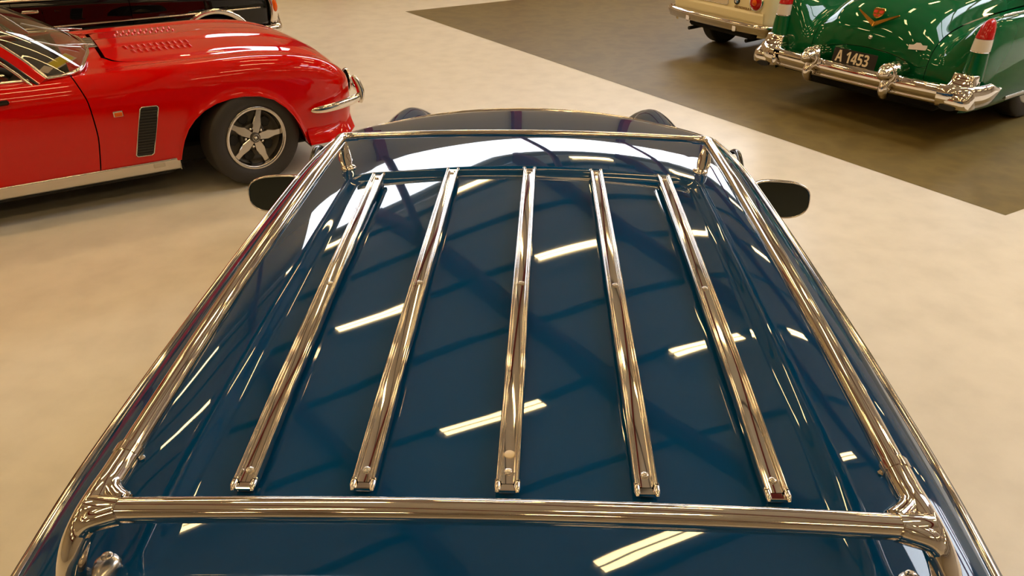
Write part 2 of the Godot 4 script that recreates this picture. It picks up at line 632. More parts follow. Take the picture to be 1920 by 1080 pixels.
func estate_car() -> void:
	var o := thing("estate_car", "dark teal estate car with a chrome tube roof rack, five slats across its roof", "car", Vector3(-0.03, 0, 0), -1.7)
	# roof skin
	var g := Geo.new()
	var rows := []
	var ts := [0.36, 0.42, 0.48, 0.54, 0.60, 0.62, 0.635, 0.643, 0.648, 0.652, 0.656, 0.66]
	ts += [0.665, 0.67, 0.675, 0.68, 0.69, 0.70, 0.72, 0.74]
	for k in 24:
		ts.append(0.77 + 1.14 * k / 23.0)
	ts += [1.92, 1.93, 1.94, 1.945, 1.95, 1.955, 1.96, 1.965, 1.97, 1.975, 1.98, 1.985, 1.99, 2.0, 2.03, 2.07]
	var us := []
	for k in 15:
		us.append(0.385 * k / 14.0)
	us += [0.395, 0.402, 0.408, 0.413, 0.417, 0.421, 0.425, 0.429, 0.433, 0.437, 0.441, 0.445, 0.452, 0.462]
	for t in ts:
		var row := PackedVector3Array()
		var h := roof_half(t)
		for s in [-1, 1]:
			var half := []
			for u in us:
				half.append(u)
			for k in range(1, 13):
				half.append(lerpf(0.462, h, k / 12.0))
			if s < 0:
				half.reverse()
			for u in half:
				if s > 0 and u == 0.0:
					continue
				row.append(Vector3(s * u, roof_y(u, t), -t))
		rows.append(row)
	# ahead of the rack the skin narrows to the curved windscreen edge
	for k in range(1, 17):
		var row := PackedVector3Array()
		var last: PackedVector3Array = rows[ts.size() - 1]
		for p in last:
			var sx: float = p.x / roof_half(2.07)
			var f := k / 16.0
			var t := lerpf(2.07, roof_front(sx * 0.60), f)
			var x := sx * lerpf(roof_half(2.07), minf(roof_half(t), 0.60), f)
			row.append(Vector3(x, roof_y(x, t) - 0.012 * smooth(0.8, 1.0, f) * f, -t))
		rows.append(row)
	g.grid(rows, false, Vector3(0, 0.5, -1.4))
	part("roof", g, M["teal paint"], o)
	var front: PackedVector3Array = rows[rows.size() - 1]
	var fr := PackedVector3Array()
	for i in range(0, front.size(), 3):
		fr.append(front[i] + Vector3(0, -0.002, -0.004))
	part("windscreen_trim", Geo.new().tube(fr, 0.006, 8), M["chrome"], o)
	# gutters, door frames and side glass
	for s in [-1.0, 1.0]:
		var gut := PackedVector3Array()
		var frame := PackedVector3Array()
		var lip := PackedVector3Array()
		for t in steps(0.36, 2.50, 40):
			var h := roof_half(t)
			var y := roof_y(h, t)
			gut.append(Vector3(s * (h + 0.004), y - 0.002, -t))
			lip.append(Vector3(s * (h + 0.012), y - 0.020, -t))
			frame.append(Vector3(s * (h + 0.022), y - 0.040, -t))
		part("drip_rail", Geo.new().tube(gut, 0.0055, 8), M["chrome"], o)
		part("door_frame", Geo.new().tube(lip, 0.011, 8), M["black gloss"], o)
		part("window_trim", Geo.new().tube(frame, 0.0065, 8), M["chrome"], o)
		var gl := []
		for t in steps(0.42, 2.60, 10):
			var h := roof_half(t) + 0.018
			var row := PackedVector3Array()
			for f in steps(0.0, 1.0, 5):
				row.append(Vector3(s * lerpf(h, 0.80, f), lerpf(roof_y(h - 0.018, t) - 0.03, 0.97, f), -t - 0.45 * f * smooth(1.8, 2.6, t)))
			gl.append(row)
		part("side_window", Geo.new().grid(gl, false, Vector3(0, 1.0, -1.5)), M["tinted glass"], o)
		# the raised corner of the front door glass
		part("quarter_window_frame", Geo.new().tube(path([Vector3(s * 0.630, 1.385, -2.26), Vector3(s * 0.640, 1.408, -2.36), Vector3(s * 0.636, 1.402, -2.42), Vector3(s * 0.622, 1.37, -2.45)], 5), 0.008, 8), M["black gloss"], o)
	# windscreen
	var ws := []
	for f in steps(0.0, 1.0, 6):
		var row := PackedVector3Array()
		for i in front.size():
			var p := front[i]
			row.append(Vector3(p.x * lerpf(1.0, 1.28, f), lerpf(p.y - 0.004, 0.97, f), p.z - f * (0.72 - 0.9 * p.x * p.x) - 0.002))
		ws.append(row)
	part("windscreen", Geo.new().grid(ws, false, Vector3(0, 1.0, -2.2)), M["tinted glass"], o)
	estate_body(o)
	estate_rack(o)
	# door mirrors
	for s in [-1.0, 1.0]:
		var hp := PackedVector2Array()
		for k in 28:
			var a := TAU * k / 28.0
			var cx := cos(a)
			var sy := sin(a)
			hp.append(Vector2(s * signf(cx) * pow(absf(cx), 0.62) * 0.112, signf(sy) * pow(absf(sy), 0.70) * 0.070 * (1.0 - 0.10 * cx)))
		var pl := Transform3D(Basis(Vector3.UP, s * deg_to_rad(-4.0)) * Basis(Vector3.RIGHT, deg_to_rad(-8.0)), Vector3(s * 0.950, 1.045, -2.90))
		var shell := []
		for f in [[1.0, 0.0], [1.03, -0.012], [1.0, -0.03], [0.86, -0.052], [0.55, -0.07], [0.08, -0.076]]:
			var row := PackedVector3Array()
			for p in hp:
				row.append(pl * Vector3(p.x * f[0], p.y * f[0], f[1]))
			shell.append(row)
		var mi := part("door_mirror", Geo.new().grid(shell, true), M["chrome"], o)
		var rim := PackedVector3Array()
		for p in hp:
			rim.append(pl * Vector3(p.x, p.y, 0.001))
		rim.append(rim[0])
		part("mirror_rim", Geo.new().tube(rim, 0.0035, 6, false), M["chrome"], mi)
		var gp := PackedVector2Array()
		for p in hp:
			gp.append(p * 0.965)
		part("mirror_glass", Geo.new().prism(gp, 0.003, pl * Transform3D(Basis(), Vector3(0, 0, -0.001))), M["mirror glass"], mi)
		part("mirror_arm", Geo.new().tube(path([pl * Vector3(-s * 0.02, -0.03, -0.06), pl * Vector3(-s * 0.09, -0.075, -0.06), Vector3(s * 0.84, 0.925, -2.96)], 4), 0.011, 8), M["chrome"], mi)


func estate_body(o: Node3D) -> void:
	# bonnet and front wings
	var zs := steps(3.25, 5.0, 28) + [5.06, 5.12, 5.17, 5.21, 5.235, 5.25]
	var rows := []
	for t in zs:
		var yb := curve([[3.25, 0.985], [3.8, 0.94], [4.4, 0.872], [4.75, 0.80], [5.0, 0.70], [5.15, 0.60], [5.25, 0.47]], t)
		var yf := curve([[3.25, 0.93], [3.8, 0.905], [4.35, 0.885], [4.65, 0.86], [4.9, 0.79], [5.1, 0.67], [5.25, 0.47]], t)
		var w := curve([[3.25, 1.0], [4.3, 0.99], [4.8, 0.95], [5.1, 0.86], [5.25, 0.72]], t)
		var sec := [Vector3(0, yb, 0), Vector3(0.2, yb - 0.006, 0), Vector3(0.38, yb - 0.028, 0), Vector3(0.50, yb - 0.06, 0), Vector3(0.575, minf(yb - 0.09, yf - 0.10), 0), Vector3(0.62, yf - 0.085, 0), Vector3(0.67, yf - 0.03, 0), Vector3(0.735, yf, 0), Vector3(0.80, yf - 0.028, 0), Vector3(0.85, yf - 0.10, 0), Vector3(0.88, maxf(yf - 0.26, 0.40), 0), Vector3(0.885, minf(0.46, yf - 0.05), 0), Vector3(0.85, 0.28, 0)]
		var half := path(sec, 3)
		var row := PackedVector3Array()
		for i in range(half.size() - 1, -1, -1):
			row.append(Vector3(-half[i].x * w, half[i].y, -t))
		for i in range(1, half.size()):
			row.append(Vector3(half[i].x * w, half[i].y, -t))
		rows.append(row)
	part("bonnet_and_wings", Geo.new().grid(rows, false, Vector3(0, 0.3, -4.0)), M["teal paint"], o)
	# lower body sides, tail
	rows = []
	for t in [0.20, 0.24, 0.30, 0.40, 0.55, 0.8, 1.2, 1.8, 2.4, 3.0, 3.27]:
		var w := curve([[0.2, 0.70], [0.24, 0.76], [0.3, 0.79], [0.8, 0.83], [1.6, 0.86], [3.27, 0.885]], t)
		var row := PackedVector3Array()
		for s in [-1, 1]:
			var c := path([Vector3(0.80 / 0.86, 0.97, 0), Vector3(0.97, 0.90, 0), Vector3(1.0, 0.72, 0), Vector3(1.0, 0.45, 0), Vector3(0.95, 0.26, 0)], 4)
			if s > 0:
				for p in c:
					row.append(Vector3(p.x * w, p.y, -t))
			else:
				for i in range(c.size() - 1, -1, -1):
					row.append(Vector3(-c[i].x * w, c[i].y, -t))
		rows.append(row)
	part("body_side", Geo.new().grid(rows, false, Vector3(0, 0.6, -1.6)), M["teal paint"], o)
	var tail := []
	for f in steps(0.0, 1.0, 10):
		var row := PackedVector3Array()
		var y := lerpf(1.45, 0.26, f)
		var w := line([[0.0, 0.585], [0.4, 0.70], [1.0, 0.68]], f)
		for x in steps(-1.0, 1.0, 14):
			row.append(Vector3(x * w, y - 0.05 * pow(absf(x), 3.0) * (1.0 - f), -0.36 + 0.16 * smooth(0.0, 0.45, f) + 0.05 * x * x * -1.0))
		tail.append(row)
	part("tailgate", Geo.new().grid(tail, false, Vector3(0, 0.8, -1.0)), M["teal paint"], o)
	part("rear_bumper", Geo.new().tube(path([Vector3(-0.80, 0.42, -0.5), Vector3(-0.78, 0.42, -0.2), Vector3(-0.4, 0.42, -0.12), Vector3(0.4, 0.42, -0.12), Vector3(0.78, 0.42, -0.2), Vector3(0.80, 0.42, -0.5)], 5), 0.05, 10), M["chrome"], o)
	part("underbody", Geo.new().box(Vector3(0, 0.24, -2.7), Vector3(1.5, 0.10, 4.7), 0.02), M["underside"], o)
	for t in [1.36, 4.48]:
		for s in [-1.0, 1.0]:
			plain_wheel(o, Vector3(s * 0.70, 0.335, -t), 0.335, 0.17, s)
	# seats and dashboard under the glass
	for t in [1.5, 2.55]:
		for s in [-0.36, 0.36]:
			var seat := part("seat", Geo.new().box(Vector3(s, 0.48, -t), Vector3(0.54, 0.20, 0.54), 0.06), M["dark trim"], o)
			part("seat_back", Geo.new().box(Vector3(s, 0.78, -t + 0.30), Vector3(0.54, 0.56, 0.14), 0.05, Basis(Vector3.RIGHT, 0.25)), M["dark trim"], seat)
	part("dashboard", Geo.new().box(Vector3(0, 0.82, -3.20), Vector3(1.3, 0.16, 0.30), 0.05), M["dark trim"], o)


func screw(parent: Node3D, at: Vector3, r := 0.006, basis := Basis()) -> void:
	var key := "screw%d" % int(r * 10000)
	if not M.has(key):
		var g := Geo.new()
		g.lathe(PackedVector2Array([Vector2(r, 0), Vector2(r, r * 0.25), Vector2(r * 0.85, r * 0.45), Vector2(r * 0.4, r * 0.55), Vector2(0.0002, r * 0.56)]), 14)
		for k in 2:
			g.box(Vector3(0, r * 0.54, 0), Vector3(r * 1.1, r * 0.12, r * 0.22), 0.0001, Basis(Vector3.UP, PI / 2 * k + 0.4))
		var m := g.mesh()
		m.surface_set_material(0, M["brushed steel"])
		M[key] = m
	shared("screw", M[key], parent, Transform3D(basis, at))


func rail_y(t: float) -> float:
	return curve([[0.34, 1.395], [0.45, 1.47], [0.56, 1.527], [0.70, 1.551], [1.2, 1.562], [1.7, 1.555], [2.1, 1.540]], t)


func estate_rack(o: Node3D) -> void:
	var rx := 0.486
	for s in [-1.0, 1.0]:
		var p := PackedVector3Array()
		var r := []
		for t in steps(0.78, 2.10, 26):
			p.append(Vector3(s * rx, rail_y(t), -t))
			r.append(0.0148 if t < 1.8 else 0.0140)
		part("rack_rail", Geo.new().tube(p, r, 20), M["chrome"], o)
		# rear corner casting: sleeve on the rail, sleeve on the cross tube, swept branch running down to the tail
		var cast := Geo.new()
		cast.tube(path([Vector3(s * rx, rail_y(0.80), -0.80), Vector3(s * rx, 1.5535, -0.765), Vector3(s * (rx + 0.002), 1.5515, -0.735), Vector3(s * (rx + 0.009), 1.5400, -0.706), Vector3(s * (rx + 0.020), 1.514, -0.686), Vector3(s * (rx + 0.028), 1.48, -0.674), Vector3(s * (rx + 0.036), 1.43, -0.660)], 6), 0.0170, 18)
		cast.tube(PackedVector3Array([Vector3(s * (rx + 0.004), 1.548, -0.714), Vector3(s * (rx - 0.012), 1.5515, -0.7105), Vector3(s * (rx - 0.034), 1.5525, -0.7085)]), 0.0170, 18)
		cast.tube(path([Vector3(s * rx, 1.553, -0.772), Vector3(s * (rx - 0.007), 1.553, -0.742), Vector3(s * (rx - 0.032), 1.553, -0.716)], 6), [0.010, 0.011, 0.012, 0.0125, 0.013, 0.0135, 0.014, 0.014, 0.0145, 0.015, 0.0155, 0.016, 0.016], 14)
		cast.tube(path([Vector3(s * (rx + 0.014), 1.525, -0.690), Vector3(s * (rx + 0.001), 1.543, -0.698), Vector3(s * (rx - 0.032), 1.552, -0.706)], 6), [0.010, 0.011, 0.012, 0.013, 0.0135, 0.014, 0.0145, 0.015, 0.0155, 0.016, 0.0162, 0.0165, 0.0168], 14)
		part("rack_corner", cast, M["chrome"], o)
		var ring := part("rack_collar", Geo.new().tube(PackedVector3Array([Vector3(s * rx, rail_y(0.81), -0.812), Vector3(s * rx, rail_y(0.80), -0.796)]), 0.0182, 18), M["chrome"], o)
		part("collar_lug", Geo.new().box(Vector3(s * (rx - 0.0175), 1.549, -0.803), Vector3(0.008, 0.010, 0.010), 0.003), M["chrome"], ring)
		# rear foot: a domed tongue that lies on the roof, with a cross-head screw
		var fx := 0.474
		var fy := roof_y(fx, 0.675)
		var dome := []
		for e in [[1.0, -0.010], [1.0, 0.002], [0.96, 0.007], [0.82, 0.0115], [0.5, 0.0145], [0.06, 0.0155]]:
			var row := PackedVector3Array()
			for k in 20:
				var a := TAU * k / 20.0
				row.append(Vector3(s * fx + cos(a) * 0.0165 * e[0] * (1.0 if sin(a) < 0.0 else 1.0 - 0.35 * sin(a)), fy + e[1], -0.685 + sin(a) * e[0] * (0.034 if sin(a) > 0.0 else 0.017)))
			dome.append(row)
		var foot := part("rack_foot", Geo.new().grid(dome, true), M["brushed steel"], o)
		screw(foot, Vector3(s * fx, fy + 0.0135, -0.690), 0.0072)
		# front foot: a cast bracket that leans in from the corner
		var gy := roof_y(0.46, 2.035)
		var fg := Geo.new()
		fg.tube(path([Vector3(s * 0.480, 1.537, -2.090), Vector3(s * 0.476, 1.522, -2.070), Vector3(s * 0.470, gy + 0.016, -2.050), Vector3(s * 0.464, gy + 0.003, -2.035)], 5), [0.007, 0.008, 0.009, 0.010, 0.0115, 0.013, 0.0145, 0.016, 0.017, 0.0175, 0.0175, 0.017, 0.016, 0.015, 0.014, 0.013], 10, true, Vector2(1.0, 0.5))
		fg.lathe(PackedVector2Array([Vector2(0.020, -0.006), Vector2(0.020, 0.002), Vector2(0.014, 0.006), Vector2(0.0005, 0.007)]), 18, Transform3D(Basis(), Vector3(s * 0.460, gy + 0.001, -2.035)))
		var ff := part("rack_foot", fg, M["chrome"], o)
		screw(ff, Vector3(s * 0.446, gy + 0.006, -2.03), 0.005)
		part("rack_corner", Geo.new().tube(path([Vector3(s * rx, rail_y(2.07), -2.07), Vector3(s * rx, rail_y(2.1), -2.098), Vector3(s * (rx - 0.012), 1.540, -2.112), Vector3(s * (rx - 0.04), 1.541, -2.114)], 4), [0.0150, 0.0150, 0.0150, 0.0148, 0.0145, 0.014, 0.0135, 0.013, 0.0125, 0.012, 0.0115, 0.011, 0.011], 14), M["chrome"], o)
	var back := PackedVector3Array()
	var fore := PackedVector3Array()
	for x in steps(-1.0, 1.0, 24):
		back.append(Vector3(x * 0.453, 1.5525 + 0.010 * (1.0 - x * x), -0.708))
		fore.append(Vector3(x * 0.455, 1.541 + 0.012 * (1.0 - x * x), -2.114 - 0.004 * (1.0 - x * x)))
	part("rack_cross_tube", Geo.new().tube(back, 0.0156, 22), M["chrome"], o)
	part("rack_cross_tube", Geo.new().tube(fore, 0.0092, 14), M["chrome"], o)
	# five pressed slats with rolled edges
	var xs := [[-0.345, -0.362, 1.925], [-0.188, -0.178, 1.955], [0.0, 0.016, 1.965], [0.180, 0.184, 1.96], [0.348, 0.350, 1.935]]
	for k in 5:
		var rows := []
		var ta := 0.812
		var tb: float = xs[k][2]
		var prof := [Vector2(-0.0155, -0.013), Vector2(-0.0158, -0.004), Vector2(-0.0154, 0), Vector2(-0.0144, 0.0018), Vector2(-0.013, 0.0024), Vector2(-0.0116, 0.0018), Vector2(-0.0108, 0.0002), Vector2(-0.0104, -0.0006), Vector2(-0.0098, 0), Vector2(-0.009, 0.0003), Vector2(-0.0083, -0.0004), Vector2(-0.0078, -0.0034), Vector2(-0.007, -0.0044), Vector2(0, -0.0045), Vector2(0.007, -0.0044), Vector2(0.0078, -0.0034), Vector2(0.0083, -0.0004), Vector2(0.009, 0.0003), Vector2(0.0098, 0), Vector2(0.0104, -0.0006), Vector2(0.0108, 0.0002), Vector2(0.0116, 0.0018), Vector2(0.013, 0.0024), Vector2(0.0144, 0.0018), Vector2(0.0154, 0), Vector2(0.0158, -0.004), Vector2(0.0155, -0.013)]
		for t in steps(ta, tb, 22):
			var f: float = (t - ta) / (tb - ta)
			var cx := lerpf(xs[k][0], xs[k][1], f)
			var y := slat_y(cx, t)
			var row := PackedVector3Array()
			for p in prof:
				row.append(Vector3(cx + p.x, y + p.y, -t))
			rows.append(row)
		var c := Vector3((xs[k][0] + xs[k][1]) / 2, 1.40, -1.35)
		var slat := part("rack_slat", Geo.new().grid(rows, false, c), M["chrome"], o)
		# rolled edge ends and flattened tongues
		for e in [0.0, 1.0]:
			var ends := Geo.new()
			var t := lerpf(ta, tb, e)
			var cx := lerpf(xs[k][0], xs[k][1], e)
			var y := slat_y(cx, t)
			var d := -1.0 if e == 0.0 else 1.0
			ends.box(Vector3(cx, y - 0.0075, -t + d * 0.001), Vector3(0.027, 0.005, 0.024), 0.001)
			for q in [-0.0128, 0.0128]:
				ends.tube(PackedVector3Array([Vector3(cx + q, y - 0.003, -t + d * 0.004), Vector3(cx + q, y - 0.003, -t - d * 0.009), Vector3(cx + q, y - 0.0065, -t - d * 0.0145)]), [0.0044, 0.0042, 0.0024], 8)
			# spacer between slat and roof
			var ry := roof_y(cx, t - d * 0.02)
			ends.box(Vector3(cx, (y - 0.006 + ry) / 2, -t + d * 0.006), Vector3(0.022, y - 0.006 - ry, 0.02), 0.001)
			part("slat_end", ends, M["chrome"], slat)
		for t in [ta + 0.022, 1.348, tb - 0.02]:
			var f: float = (t - ta) / (tb - ta)
			var cx := lerpf(xs[k][0], xs[k][1], f)
			screw(slat, Vector3(cx, slat_y(cx, t) - 0.0046, -t), 0.0056)
		if k == 2:
			part("worn_cap", Geo.new().lathe(PackedVector2Array([Vector2(0.0078, 0), Vector2(0.0074, 0.0012), Vector2(0.0003, 0.0016)]), 14, Transform3D(Basis(), Vector3(0.001, slat_y(0, 0.868) - 0.0046, -0.868))), M["plate white"], slat)


func slat_y(x: float, t: float) -> float:
	return 1.5215 - 0.05 * x * x - 0.020 * maxf(0.0, t - 1.3) * maxf(0.0, t - 1.3) - 0.03 * maxf(0.0, 1.0 - t)


# a tyre on a plain disc with a hub cap; s: which way it faces
func plain_wheel(o: Node3D, at: Vector3, R: float, w: float, s: float, cap := "brushed steel") -> void:
	var b := Basis(Vector3.FORWARD, s * PI / 2)     # the lathe's y axis points outwards
	var pl := Transform3D(b, at)
	var rim := R * 0.62
	var wheel := part("wheel", Geo.new().lathe(tyre_profile(R, rim, w), 36, pl), M["tyre"], o)
	part("rim", Geo.new().lathe(PackedVector2Array([Vector2(rim + 0.006, w * 0.40), Vector2(rim + 0.004, w * 0.44), Vector2(rim - 0.012, w * 0.42), Vector2(rim - 0.02, w * 0.30), Vector2(rim * 0.6, w * 0.32), Vector2(rim * 0.3, w * 0.26), Vector2(0.001, w * 0.26)]), 32, pl), M["satin alloy"], wheel)
	part("hub_cap", Geo.new().lathe(PackedVector2Array([Vector2(rim * 0.72, w * 0.30), Vector2(rim * 0.70, w * 0.36), Vector2(rim * 0.5, w * 0.44), Vector2(rim * 0.25, w * 0.48), Vector2(0.001, w * 0.49)]), 32, pl), M[cap], wheel)


func tyre_profile(R: float, rim: float, w: float) -> PackedVector2Array:
	var o := PackedVector2Array()
	for p in [[rim, -0.36], [rim + 0.01, -0.44], [lerpf(rim, R, 0.35), -0.5], [lerpf(rim, R, 0.62), -0.5], [lerpf(rim, R, 0.86), -0.46], [R - 0.006, -0.40], [R, -0.34], [R, 0.34], [R - 0.006, 0.40], [lerpf(rim, R, 0.86), 0.46], [lerpf(rim, R, 0.62), 0.5], [lerpf(rim, R, 0.35), 0.5], [rim + 0.01, 0.44], [rim, 0.36]]:
		o.append(Vector2(p[0], p[1] * w))
	return o


# ---------------------------------------------------------------- the red coupe (origin on the floor below its front axle, x right, z back)
func coupe_top(z: float) -> float:
	return curve([[-0.86, 0.60], [-0.80, 0.675], [-0.70, 0.755], [-0.55, 0.825], [-0.35, 0.872], [0.0, 0.902], [0.6, 0.905], [1.2, 0.908], [2.6, 0.93], [3.4, 0.92], [3.9, 0.86]], z)


func coupe_w(z: float) -> float:
	return curve([[-0.86, 0.50], [-0.845, 0.58], [-0.80, 0.68], [-0.72, 0.765], [-0.60, 0.825], [-0.40, 0.865], [-0.1, 0.880], [0.5, 0.878], [1.5, 0.876], [2.7, 0.878], [3.4, 0.85], [3.8, 0.78], [3.9, 0.66]], z)


func coupe_side(y: float, z: float) -> float:
	var top := coupe_top(z)
	var u := 0.45 + (y - 0.45) * (0.905 - 0.45) / (top - 0.45) if y > 0.45 else y
	return coupe_w(z) * curve([[0.15, 0.935], [0.22, 0.955], [0.32, 0.972], [0.45, 0.990], [0.60, 1.0], [0.72, 0.996], [0.80, 0.982], [0.85, 0.958], [0.88, 0.928], [0.896, 0.898], [0.903, 0.872], [0.905, 0.855]], u)


func coupe_hood(x: float, z: float) -> float:
	var edge := 0.855 * coupe_w(z)
	var f := clampf(absf(x) / edge, 0.0, 1.0)
	var crown := curve([[-0.86, 0.03], [-0.5, 0.028], [0.0, 0.030], [0.8, 0.034], [1.3, 0.03]], z)
	var y := coupe_top(z) + crown * (1.0 - f * f)
	# a shallow valley inboard of each wing and a raised middle
	y -= 0.016 * exp(-pow((absf(x) - 0.60) / 0.075, 2.0)) * smooth(-0.8, -0.4, z)
	y += 0.012 * (1.0 - smooth(0.12, 0.17, absf(x))) * smooth(-0.75, -0.3, z) * (1.0 - smooth(0.7, 0.86, z))
	return y


const ARCH := [[-0.398, 0.235], [-0.388, 0.262], [-0.365, 0.33], [-0.335, 0.405], [-0.30, 0.472], [-0.25, 0.54], [-0.17, 0.612], [-0.08, 0.648], [0.03, 0.664], [0.12, 0.660], [0.22, 0.642], [0.31, 0.604], [0.38, 0.552], [0.432, 0.492], [0.470, 0.42], [0.496, 0.345], [0.512, 0.285]]

func coupe_bottom(z: float) -> float:
	if z < -0.398:
		return curve([[-0.86, 0.42], [-0.75, 0.31], [-0.6, 0.27], [-0.398, 0.235]], z)
	if z <= 0.512:
		return line(ARCH, z)
	if absf(z - 2.68) < 0.43:
		return maxf(0.285, 0.31 + sqrt(maxf(0.0, 0.43 * 0.43 - (z - 2.68) * (z - 2.68))) * 0.82)
	return 0.285 if z < 3.2 else lerpf(0.285, 0.42, (z - 3.2) / 0.7)


# the leading edge of the door leans; z of the shut line at height y, as an offset from z = 1.0
func door_lean(y: float) -> float:
	return curve([[0.25, 0.03], [0.40, 0.005], [0.55, -0.012], [0.73, -0.006], [0.89, 0.04], [0.92, 0.06]], y)


func coupe_row(z: float, from_x: float, lean := 0.0) -> PackedVector3Array:
	var row := PackedVector3Array()
	var edge := 0.855 * coupe_w(z)
	var top := coupe_top(z)
	if from_x < edge:
		for x in steps(from_x, edge, 10):
			row.append(Vector3(x, coupe_hood(x, z), z + lean * door_lean(0.9)))
	else:
		for x in 11:
			row.append(Vector3(edge, top, z + lean * door_lean(0.9)))
	var yb := coupe_bottom(z)
	var ys := []
	for d in [0.0012, 0.003, 0.006, 0.010, 0.016, 0.024, 0.035, 0.05, 0.07, 0.095, 0.125]:
		ys.append(top - d * minf(1.0, (top - yb) / 0.2))
	var y0: float = ys[ys.size() - 1]
	for k in range(1, 19):
		ys.append(lerpf(y0, yb, k / 18.0))
	var arch := (z > -0.42 and z < 0.54) or absf(z - 2.68) < 0.45
	for y in ys:
		var x := coupe_side(y, z)
		if arch:
			x += 0.020 * pow(1.0 - clampf((y - yb) / 0.085, 0.0, 1.0), 2.0)
		row.append(Vector3(x, y, z + lean * door_lean(y)))
	var x1 := row[row.size() - 1].x
	row.append(Vector3(x1 - 0.006, yb - 0.004, z + lean * door_lean(yb)))
	row.append(Vector3(x1 - 0.06, yb - 0.002, z + lean * door_lean(yb)))
	return row


func coupe_hood_edge(z: float) -> float:
	return curve([[-0.72, 0.60], [-0.5, 0.665], [-0.1, 0.655], [0.4, 0.60], [0.66, 0.555], [0.75, 0.52], [0.803, 0.42]], z)


